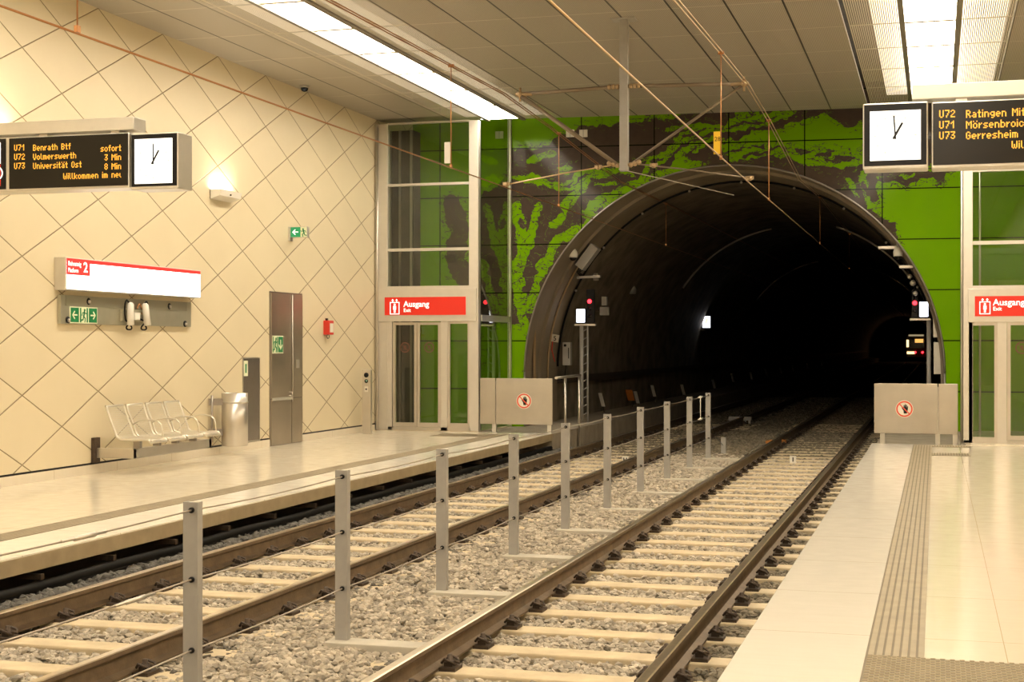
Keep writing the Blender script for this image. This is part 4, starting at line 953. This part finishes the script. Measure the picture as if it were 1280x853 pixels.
# wall lamps
def wall_lamp(yc0, zc0, label):
    r = thing('wall_lamp', (XW, yc0, zc0), label, 'wall lamp', 'wall uplights')
    m = MB(); v = []
    for yy in (yc0 - .34, yc0 + .34): v += [(XW + .002, yy, zc0 - .10), (XW + .16, yy, zc0 - .05), (XW + .19, yy, zc0 + .04), (XW + .002, yy, zc0 + .04)]
    m.add(v, [(3, 2, 1, 0), (4, 5, 6, 7), (0, 1, 5, 4), (1, 2, 6, 5), (3, 0, 4, 7)]); m.box(XW + .002, XW + .012, yc0 - .34, yc0 + .34, zc0 - .09, zc0 + .05); m.build('housing', white_paint, r)
    MB().box(XW + .03, XW + .17, yc0 - .30, yc0 + .30, zc0 + .0, zc0 + .02).build('lamp', mat('wall_lamp_tube', (.9, .85, .7), .5, emit=LAMP, estr=WASH_POWER), r)
    MB().lathe((XW + .17, yc0 - .02, zc0 - .02), [(.012, 0), (.012, .02)], 8, 'x').build('screw', dark_metal, r)
wall_lamp(20.3, 3.93, 'white uplight on the diamond wall, right of the left clock')
wall_lamp(14.6, 4.05, 'white uplight on the wall hidden behind the left departure board')
# ceiling dome camera
r = thing('dome_camera', (-10.18, 22.9, ZC), 'small dark dome camera under the ceiling at the diamond wall', 'camera')
MB().lathe((-10.18, 22.9, ZC - .04), [(.075, 0), (.085, .038)], 20).build('base', grey_paint, r); MB().lathe((-10.18, 22.9, ZC - .105), [(.01, 0), (.045, .012), (.062, .04), (.066, .066)], 20).build('dome', mat('dark_dome', (.01, .015, .03), .1), r)
# recessed steel hatch and steel door
r = thing('steel_hatch', (XW, 21.35, .12), 'narrow dark steel hatch in the wall between bin and steel door', 'hatch')
m = MB(); ya, yb = 21.03, 21.64; m.box(XW + .001, XW + .012, ya, ya + .02, .12, 1.45); m.box(XW + .001, XW + .012, yb - .02, yb, .12, 1.45); m.box(XW + .001, XW + .012, ya + .02, yb - .02, 1.43, 1.45); m.box(XW + .001, XW + .012, ya + .02, yb - .02, .12, .14); m.build('frame', steel, r)
h = MB().box(XW + .001, XW + .006, ya + .02, yb - .02, .14, 1.43).build('panel', steel_dark, r)
MB().box(XW + .006, XW + .008, ya + .04, ya + .18, 1.16, 1.40).build('label_plate', cream_sign, h)
m = MB(); m.box(XW + .008, XW + .009, ya + .085, ya + .135, 1.21, 1.35); m.build('label_mark', green_sign, h)
r = MB().box(XW - .01, XW + .018, 22.0, 23.26, 0.0, 2.52).build('door_1', steel_dark); struct(r); r['label'] = 'tall two-leaf steel door in the diamond wall'
brushed_door = mat('door_steel', (.50, .45, .38), .30, .9, noise=.10, nscale=2)
for a, b in ((22.02, 22.79), (22.81, 23.24)):
    l = MB().box(XW + .018, XW + .034, a, b, .01, .75).build('lower_leaf', brushed_door, r); MB().box(XW + .018, XW + .034, a, b, .77, 2.50).build('upper_leaf', brushed_door, r)
m = MB(); m.box(XW + .034, XW + .05, 22.02, 22.79, .735, .785); m.build('rail', alu, r)
m = MB(); m.tube([(XW + .034, 22.70, .86), (XW + .085, 22.70, .86), (XW + .085, 22.72, .80), (XW + .085, 22.58, .80)], .012, 8); m.tube([(XW + .05, 22.80, .70), (XW + .06, 22.79, 1.10), (XW + .05, 22.79, 2.48)], .008, 6); m.build('handle', steel, r)
MB().box(XW + .034, XW + .04, 22.98, 23.10, 1.26, 1.40).build('lock_plate', alu, r)
esc_sign('escape_sign', XW + .035, 22.04, 22.44, 1.51, 1.80, 'small green escape sign with a down arrow on the steel door', ('M', 'D'))
# red call box
r = thing('fire_alarm', (XW, 24.3, 1.8), 'small red alarm box on the wall right of the steel door', 'alarm box')
MB().box(XW + .001, XW + .11, 24.2, 24.42, 1.83, 2.08).build('box', red_paint, r, .01); MB().box(XW + .111, XW + .114, 24.24, 24.39, 1.87, 2.03).build('label_plate', sticker_white, r)
m = MB(); m.tube([(XW + .05, 24.30 + .05 * math.cos(a), 1.80 + .035 * math.sin(a)) for a in np.linspace(0, 2 * PI, 12)][:-1], .008, 6, True); m.build('pull_ring', black_plastic, r)
MB().box(XW + .001, XW + .04, 24.29, 24.33, 2.08, 2.12).build('hanger', black_plastic, r)
# call post
px_, py_ = -10.12, 25.55
r = thing('call_post', (px_, py_, 0), 'waist-high steel call post with buttons beside the left lift', 'call post')
MB().box(px_ - .085, px_ + .085, py_, py_ + .09, 0, 1.19).build('column', steel, r, .006)
MB().lathe((px_, py_ + .001, 1.09), [(.046, -.006), (.046, .0)], 20, 'y').build('speaker', black_plastic, r); 
b = MB().lathe((px_, py_ + .001, .98), [(.036, -.006), (.036, .0)], 18, 'y').build('button', black_plastic, r); MB().lathe((px_ + .004, py_ - .005, .985), [(.018, -.006), (.018, .0)], 14, 'y').build('button_light', mat('green_lamp', (.2, .4, .3), .3), b)
MB().box(px_ - .035, px_ + .035, py_ - .004, py_ + .001, .78, .88).build('label_plate', white_paint, r); MB().lathe((px_, py_ - .003, .83), [(.016, -.006), (.016, .0)], 12, 'y').build('button', black_plastic, r)
# litter bin
bx, by = -10.09, 20.15
r = thing('litter_bin', (bx, by, .14), 'cylindrical brushed steel litter bin on the wall beside the wire bench', 'litter bin')
m = MB(); m.lathe((bx, by, .14), [(.185, 0), (.195, .004), (.195, .79), (.180, .79), (.178, .40)], 40); m.build('body', steel, r)
MB().lathe((bx, by, .78), [(.196, 0), (.201, .002), (.201, .028), (.196, .03)], 40).build('rim', alu, r)
m = MB(); m.tube([(XW + .06, by - .24, .20), (XW + .06, by - .24, .90)], .018, 8); m.build('post', steel_dark, r)
for zz in (.35, .80): MB().bar((XW + .002, by - .24, zz), (bx - .12, by - .15, zz), .03, .10).build('bracket', steel_dark, r)
# bench
r = thing('wire_bench', (-9.9, 17.7, .2), 'four-seat wire mesh bench hung on the diamond wall below the platform sign', 'bench')
BXX = -9.86; ya, yb = 16.82, 18.86
MB().box(XW + .002, XW + .05, ya - .09, ya + .05, .14, .46).build('wall_bracket', dark_metal, r, .004)
MB().box(XW + .05, BXX + .04, ya - .035, ya + .035, .20, .325).build('arm', steel, r, .004)
MB().box(XW + .05, BXX + .04, yb - .035, yb + .035, .20, .325).build('arm', steel, r, .004)
MB().box(BXX - .03, BXX + .04, ya - .04, yb + .04, .20, .325).build('beam', steel, r, .004)
for i in range(4):
    c = 16.74 + .49 * i; w = .415
    prof = [(-10.19, .865), (-10.175, .84), (-10.08, .60), (-10.03, .475), (-9.98, .445), (-9.80, .437), (-9.62, .447), (-9.575, .44), (-9.555, .41)]
    rim = [(x, c, z) for x, z in prof] + [(x, c + w, z) for x, z in reversed(prof)]
    s_ = MB().tube(rim, .015, 8, True).build('seat_frame', bench_wire, r)
    m = MB()
    for k_ in range(1, 16): m.tube([(x, c + w * k_ / 16, z) for x, z in prof], .0028, 4)
    P = [Vector((x, 0, z)) for x, z in prof]; L = [0]
    for a, b in zip(P[:-1], P[1:]): L.append(L[-1] + (b - a).length)
    for k_ in range(1, 34):
        t = L[-1] * k_ / 34; j = max(q for q in range(len(L) - 1) if L[q] <= t); q = P[j].lerp(P[j + 1], (t - L[j]) / (L[j + 1] - L[j]))
        m.tube([(q.x, c, q.z), (q.x, c + w, q.z)], .003, 4)
    m.build('mesh', bench_wire, s_)
    MB().box(BXX - .04, BXX + .05, c + w / 2 - .03, c + w / 2 + .03, .325, .437).build('seat_support', steel_dark, s_)
for yy in (17.19, 17.68, 18.17, 18.66):
    MB().tube([(-10.07, yy, .61)] + [(-9.98 + .30 * t, yy, .655 + .02 * math.sin(t * PI)) for t in (0, .3, .6, .9)] + [(-9.66, yy, .62), (-9.635, yy, .55), (-9.63, yy, .45)], .011, 8).build('armrest', bench_wire, r)

# ------------------------------------------------------------------ in the tunnel
def signal(x, y, zfoot, wh, head, label, side):
    r = thing('signal', (x, y, zfoot), label, 'railway signal', 'railway signals')
    MB().tube([(x, y, zfoot), (x, y, wh[2] - .04)], .045, 12).build('post', post_paint, r)
    MB().box(min(wh[0], head[0]) - .03, max(wh[1], head[1]) + .03, y - .06, y + .08, wh[2] - .06, wh[2] - .02).build('shelf', steel, r)
    b = MB().box(wh[0], wh[1], y - .05, y + .07, wh[2], wh[3]).build('indicator', black_plastic, r, .005)
    lab(MB().box(wh[0] + .012, wh[1] - .012, y - .056, y - .049, wh[2] + .012, wh[3] - .012).build('lit_panel', signal_white, b), 'glowing white panel')
    h = MB().box(head[0], head[1], y - .02, y + .10, head[2], head[3]).build('signal_head', black_plastic, r, .01)
    c = head[4]
    MB().lathe((c[0], y - .04, c[1]), [(.045, 0), (.045, .03)], 18, 'y').build('red_lamp', signal_red, h)
    for dz in (-.16, -.32):
        if c[1] + dz > head[2] + .05: MB().lathe((c[0], y - .03, c[1] + dz), [(.04, 0), (.04, .02)], 16, 'y').build('dark_lamp', lens_black, h)
    MB().box(head[0] + .02, head[1] - .02, y - .12, y - .02, c[1] + .05, c[1] + .062).build('hood', black_plastic, h)
    return r
YL = 31.0
q0, q1, hh0, hh1, lc, ft = onY(720.5, 404, YL), onY(732.5, 386, YL), onY(732.5, 404, YL), onY(743, 362, YL), onY(735.5, 377, YL), onY(727, 470, YL)
signal(ft.x, YL, -.015, (q0.x, q1.x, q0.z, q1.z), (hh0.x + .01, hh1.x, hh0.z, hh1.z, (lc.x + .03, lc.z)), 'signal with red lamp and lit white panel at the left side of the tunnel mouth', -1)
lr = [o for o in COL.objects if o.name == 'signal'][0]
m = MB(); m.tube([(ft.x + .13, YL + .02, -.015), (ft.x + .13, YL + .02, q0.z - .06)], .022, 8)
for i_ in range(11): m.tube([(ft.x, YL, .12 + .18 * i_), (ft.x + .13, YL + .02, .20 + .18 * i_)], .012, 6)
m.build('ladder', post_paint, lr)
YG = 30.6
q0, q1, hh0, hh1, lc, ft = onY(1148.5, 397, YG), onY(1161, 377, YG), onY(1139.5, 397, YG), onY(1148, 362, YG), onY(1143.5, 379, YG), onY(1163, 470, YG)
signal(ft.x - .03, YG, -.05, (q0.x, q1.x, q0.z, q1.z), (hh0.x, hh1.x - .005, hh0.z, hh1.z, (lc.x, lc.z)), 'signal with red lamp and lit white panel at the right side of the tunnel mouth', 1)
p0, p1 = onY(703, 457, 31.2), onY(713, 428, 31.2)
r = thing('cabinet', ((p0.x + p1.x) / 2, 31.2, p0.z), 'small grey cabinet on the left tunnel wall beside the signal', 'cabinet', 'tunnel cabinets')
MB().box(p0.x, p1.x, 31.2, 31.36, p0.z, p1.z).build('box', grey_paint, r, .01); MB().lathe((p0.x + .06, 31.2, p1.z - .07), [(.03, -.008), (.03, 0)], 12, 'y').build('gland', black_plastic, r)
MB().box(p1.x - .05, p1.x - .03, 31.19, 31.2, p0.z + .15, p1.z - .12).build('hinge', black_plastic, r); m = MB(); m.tube([(p0.x + .06, 31.28, p0.z + .01), (p0.x + .03, 31.28, p0.z - .25), (p0.x + .0, 31.3, p0.z - .7)], .012, 6); m.build('cable', black_rubber, r)
c = onY(694, 423, 30.5); r = thing('number_plate', (c.x, 30.5, c.z - .08), 'small tilted white number plate in the left tunnel mouth', 'number plate')
m = MB(); a = -.18; R2 = lambda x, z: (x * math.cos(a) - z * math.sin(a), x * math.sin(a) + z * math.cos(a)); m.plate((c.x, 30.5, c.z), FX, FU, [R2(*q) for q in ((-.08, -.08), (.08, -.08), (.08, .08), (-.08, .08))], .006); m.build('plate', mat('faded_plate', (.48, .44, .36), .6), r)
text('5', .14, (c.x - .005, 30.493, c.z - .05), FX, FU, black_plastic, r, 'number', 'CENTER', .0008, .002)
MB().tube([(c.x - .06, 30.51, c.z - .07), (c.x - .10, 30.6, c.z - .25), (c.x - .06, 30.7, c.z - .5)], .012, 6).build('cable', red_paint, r)
def dome(c, label):
    r = thing('dome_camera', (c.x, c.y, c.z - .1), label, 'camera', 'white dome cameras')
    MB().tube([(c.x, c.y, c.z + .11), (c.x, c.y, c.z + .20)], .03, 10).build('stem', grey_paint, r)
    MB().lathe((c.x, c.y, c.z), [(.085, -.07), (.095, 0), (.075, .07), (.035, .12)], 20).build('housing', white_paint, r)
    MB().lathe((c.x, c.y, c.z - .07), [(.015, -.07), (.05, -.055), (.072, -.02), (.078, 0)], 20).build('dome', lens_black, r)
dome(onY(716.5, 318, 29.7), 'white dome camera at the upper left of the tunnel arch')
dome(onY(1122.5, 316, 29.8), 'white dome camera at the upper right inside the tunnel arch')
a, b = onY(725, 335, 30.2), onY(745, 308, 30.2); d = (b - a).normalized(); nrm = Vector((d.z, 0, -d.x))
r = thing('loudspeaker_box', ((a.x + b.x) / 2, 30.2, a.z), 'slanting grey box under the left side of the tunnel arch', 'box')
MB().bar(a, b, .30, .20, nrm).build('housing', grey_paint, r, .01)
c = onY(738, 347, 30.6); m = MB()
m.bar((c.x - .28, 30.6, c.z), (c.x + .22, 30.6, c.z + .02), .12, .05); m.build('bracket', steel_dark, r); 
for i in range(3): MB().tube([(c.x - .18 + .04 * i, 30.58, c.z + .28 - .05 * i), (c.x - .30 + .03 * i, 30.6, c.z + .12), (c.x - .22 + .03 * i, 30.62, c.z + .03), (c.x - .10 + .05 * i, 30.6, c.z + .02)], .013, 6).build('cable', black_rubber, r)
c = onY(745, 345, 31.0); MB().lathe((c.x, 31.0, c.z), [(.06, -.1), (.07, 0), (.04, .06)], 12).build('lamp', steel, r)
# brackets and cabinets on the right reveal
r = thing('lamp_bracket', (-.8, 30.0, 3.4), 'pale flat lamp arms stacked down the upper right of the tunnel arch', 'lamp bracket')
for (u0, v0, u1, v1) in ((1098, 308.5, 1122, 309.5), (1124, 331.5, 1142, 333.5)):
    a, b = onY(u0, v0, 29.95), onY(u1, v1, 29.95); MB().box(a.x, b.x, 29.9, 30.15, b.z - .03, b.z + .03).build('arm', steel, r, .006)
for u, v, rr in ((1137, 346, .05), (1141, 354, .06), (1144, 367, .05)):
    a = onY(u, v, 30.3); MB().ball(a, rr, 6).build('lamp_head', alu, r)
a, b = onY(1136, 338, 30.3), onY(1144, 375, 30.3); MB().tube([a, (a + b) / 2 + Vector((.04, 0, 0)), b], .014, 6).build('cable', black_rubber, r)
for (u0, v0, u1, v1), lb in (((1166.5, 398, 1173, 422), 'narrow pale cabinet leaning on the right tunnel wall above a taller one'), ((1167, 428, 1178.5, 468), 'tall pale cabinet on the right tunnel wall behind the right barrier')):
    a, b = onY(u0, v1, 30.2), onY(u1, v0, 30.2); r = thing('cabinet', (a.x, 30.2, a.z), lb, 'cabinet', 'tunnel cabinets')
    MB().box(a.x, b.x, 30.2, 30.42, a.z, b.z).build('box', alu, r, .008); MB().box(b.x - .03, b.x - .015, 30.19, 30.2, a.z + .1, b.z - .1).build('hinge', grey_paint, r)
# pipe and cables along the left reveal
r = thing('wall_pipe', (-7.9, 29.6, 0), 'pale vertical pipe at the left edge of the tunnel mouth', 'pipe')
m = MB(); a = onY(668, 395, 29.5); m.tube([(a.x, 29.5, -.01), (a.x, 29.5, a.z - .2), (a.x + .04, 29.5, a.z)], .035, 10); m.build('pipe', fitting, r)
r = thing('arch_cable', (TX, 31.3, 0), 'dark cable with clips following the tunnel arch just inside the mouth', 'cable', 'arch cables')
m = MB(); m.tube([(TX + (TR - .10) * math.cos(t), 31.3, TZ + (TR - .10) * math.sin(t)) for t in np.linspace(.1, PI - .02, 70)], .022, 6); m.build('cable', black_rubber, r)
for t in np.linspace(.45, PI - .45, 9): p = (TX + (TR - .12) * math.cos(t), 31.27, TZ + (TR - .12) * math.sin(t)); MB().ball(p, .028, 5).build('clip', steel, r)
r = thing('arch_cable', (TX, 29.6, 0), 'brownish conduit bending down the left reveal of the tunnel mouth', 'cable', 'arch cables')
m = MB(); m.tube([(TX + (TR - .09) * math.cos(t), 30.5, TZ + (TR - .09) * math.sin(t)) for t in np.linspace(PI - .62, PI, 20)] + [(TX - TR + .09, 30.5, .0)], .022, 6); m.build('conduit', fitting, r)
for yy, t0, t1, lb in ((42, .62, 1.25, 'faint pale conduit curving high on the right of the tunnel roof'), (44, 1.75, 2.55, 'faint pale conduit curving high on the left of the tunnel roof'), (62, 1.75, 2.5, 'second fainter conduit deeper on the left of the tunnel roof'), (66, .55, 1.3, 'second fainter conduit deeper on the right of the tunnel roof')):
    r = thing('roof_conduit', (TX, yy, TZ), lb, 'conduit', 'roof conduits')
    MB().tube([(TX + (TR - .06) * math.cos(t), yy, TZ + (TR - .06) * math.sin(t)) for t in np.linspace(t0, t1, 24)], .032, 6).build('conduit', alu, r)
r = thing('cable_tray', (-7.95, 90, 1.0), 'long dark cable tray along the left tunnel wall', 'cable tray')
m = MB(); m.box(-8.02, -7.86, 31.5, 200, .80, .86); m.box(-7.88, -7.86, 31.5, 200, .86, .96); m.build('tray', dark_metal, r); m = MB()
for q in range(3): m.tube([(-7.98 + .04 * q, 31.5, .885), (-7.98 + .04 * q, 200, .885)], .02, 6); m.build('cable', black_rubber, r); m = MB()
refl_m = mat('white_reflector', (.75, .72, .66), .4)
spots = [(752, 500, 35.5, 'white'), (795, 497, 39.9, 'white'), (789, 494, 39.0, 'orange'), (816, 489, 42.4, 'white'), (855, 487, 47.6, 'white'), (893, 480, 54.5, 'white'), (915, 473, 59.8, 'white'), (938, 470, 66, 'white'), (957, 466, 72, 'white'), (972, 464, 79, 'white'), (985, 462, 86, 'white'), (1000, 459, 96, 'white'), (1015, 457, 108, 'white')]
ords = ['first', 'second', '', 'third', 'fourth', 'fifth', 'sixth', 'seventh', 'eighth', 'ninth', 'tenth', 'eleventh', 'twelfth']
for i, (u, v, yy, cl) in enumerate(spots):
    x = -7.88; z = onX(u, v, x).z
    r = thing('reflector_board', (x, yy, z - .2), ('orange leaning reflector strip low on the left tunnel wall' if cl == 'orange' else ords[i] + ' leaning white reflector strip from the mouth along the left tunnel wall'), 'reflector', 'reflector strips on the tunnel wall')
    w = .10 if cl == 'white' else .20; h = .34 if cl == 'white' else .30
    m = MB(); m.plate((x, yy, z), (.96, -.28, 0), (-.25, 0, .97), [(-w / 2, -h / 2), (w / 2, -h / 2), (w / 2, h / 2), (-w / 2, h / 2)], .01); m.build('strip', refl_m if cl == 'white' else orange, r)
    MB().bar((x + .08, yy + .03, z - h / 2 - .28), (x, yy + .02, z), .05, .02).build('stay', dark_metal, r)
p = onX(883, 402, -7.70); r = thing('tunnel_sign', (-7.7, p.y, p.z - .2), 'small lit white sign on the left wall deep in the tunnel', 'lit sign')
a, b = onY(877.5, 411, p.y), onY(888.5, 394.5, p.y); MB().box(a.x, b.x, p.y, p.y + .1, a.z, b.z).build('housing', black_plastic, r); f = MB().box(a.x + .02, b.x - .02, p.y - .006, p.y, a.z + .03, b.z - .03).build('lit_panel', signal_white, r)
m = MB(); runner(m, ((a.x + b.x) / 2, p.y - .008, a.z + .12), FX, FU, .24, .002); m.build('figure', signal_orange, f)
MB().box(a.x - .3, a.x + .1, p.y + .02, p.y + .08, a.z - .06, a.z - .02).build('bracket', steel_dark, r)
for (u, v, yy, lb) in ((1063, 439, 150., 'tiny white light far down the left tunnel wall'),):
    c = onY(u, v, yy); r = thing('marker_light', (c.x, yy, c.z), lb, 'marker light', 'far marker lights'); MB().box(c.x - .09, c.x + .09, yy, yy + .1, c.z - .22, c.z + .22).build('light', refl_m if yy < 120 else signal_white, r)
# small fittings on the left tunnel wall and on the mural
c = onY(755, 381, 32.5); r = thing('wall_box', (c.x, 32.5, c.z), 'small dark box on the tunnel wall just right of the left signal', 'box')
MB().box(c.x - .06, c.x + .06, 32.5, 32.62, c.z - .02, c.z + .18).build('box', grey_paint, r, .008); MB().box(c.x - .10, c.x + .10, 32.5, 32.62, c.z - .24, c.z - .05).build('lower_box', grey_paint, r, .008)
MB().box(c.x - .3, c.x + .06, 32.63, 32.66, c.z - .15, c.z - .10).build('bracket', dark_metal, r)
c = onX(790, 362, -7.55); r = thing('tunnel_lamp', (c.x, c.y, c.z), 'small unlit lamp on the left tunnel wall between signal and lit sign', 'lamp')
MB().lathe(c, [(.10, -.12), (.12, 0), (.05, .12)], 12).build('shade', grey_paint, r); MB().tube([c, (c.x - .32, c.y, c.z + .08)], .03, 6).build('arm', grey_paint, r)
for u, v, lb in ((713, 167, 'small white plate high on the mural, left of the other white plate'), (729.5, 167, 'small white plate high on the mural, nearest the grey ceiling post'), (624.5, 169, 'small white plate high behind the glass side of the left lift')):
    xx, zz = px(u, v); yy = yr(xx) - .03; r = thing('white_plate', (xx, yy, zz), lb, 'plate', 'white plates on the mural')
    p_ = MB().box(xx - .085, xx + .085, yy, yy + .025, zz - .075, zz + .075).build('plate', white_paint, r, .004); MB().box(xx - .006, xx + .006, yy - .002, yy, zz - .07, zz + .07).build('fold', grey_paint, p_)

# tram far down the right track
YT = 190.
r = thing('tram', (CR, YT, ZR), 'far tram with red tail lamps deep in the right side of the tunnel', 'tram')
m = MB(); pr = [(-1.2, .35), (1.2, .35), (1.22, 1.2), (1.18, 2.7), (.95, 3.25), (-.95, 3.25), (-1.18, 2.7), (-1.22, 1.2)]
n = len(pr); v = [(CR + a * (1 if yy > YT else .97), yy, ZR + b) for yy in (YT, YT + 14) for a, b in pr]; m.add(v, [tuple(range(n)), tuple(range(2 * n - 1, n - 1, -1))] + [((i + 1) % n, i, n + i, n + (i + 1) % n) for i in range(n)]); m.build('body', tram_m, r)
MB().box(CR - .95, CR + .95, YT - .02, YT + .02, ZR + 1.5, ZR + 2.55).build('rear_window', lens_black, r)
lab(MB().box(CR - .15, CR + .85, YT - .03, YT - .005, ZR + 2.15, ZR + 2.60).build('destination_display', mat('far_display', (.5, .3, .1), .5, emit=(1, .5, .12), estr=.9), r), 'amber destination display')
for dx in (-.12, .75): MB().lathe((CR + dx, YT - .04, ZR + .95), [(.13, 0), (.13, .05)], 12, 'y').build('tail_lamp', signal_red, r)
for x0, z0, z1 in ((-1.16, 1.6, 2.5), (-1.1, .75, 1.05)): MB().box(CR + x0, CR + x0 + (.28 if z0 > 1 else .9), YT - .03, YT + .0, ZR + z0, ZR + z1).build('lit_window', tram_lit, r)
MB().box(CR - .9, CR + .9, YT - .03, YT, ZR + 2.95, ZR + 3.15).build('lit_roof', mat('roof_glow', (.6, .5, .3), .5, emit=(1, .8, .45), estr=.25), r)  # weak glow standing for light lying on the tram roof
for dx in (-.7, .7): MB().lathe((CR + dx, YT + 2, ZR + .33), [(.33, -.05), (.33, .05)], 16, 'x').build('wheel', dark_metal, r)
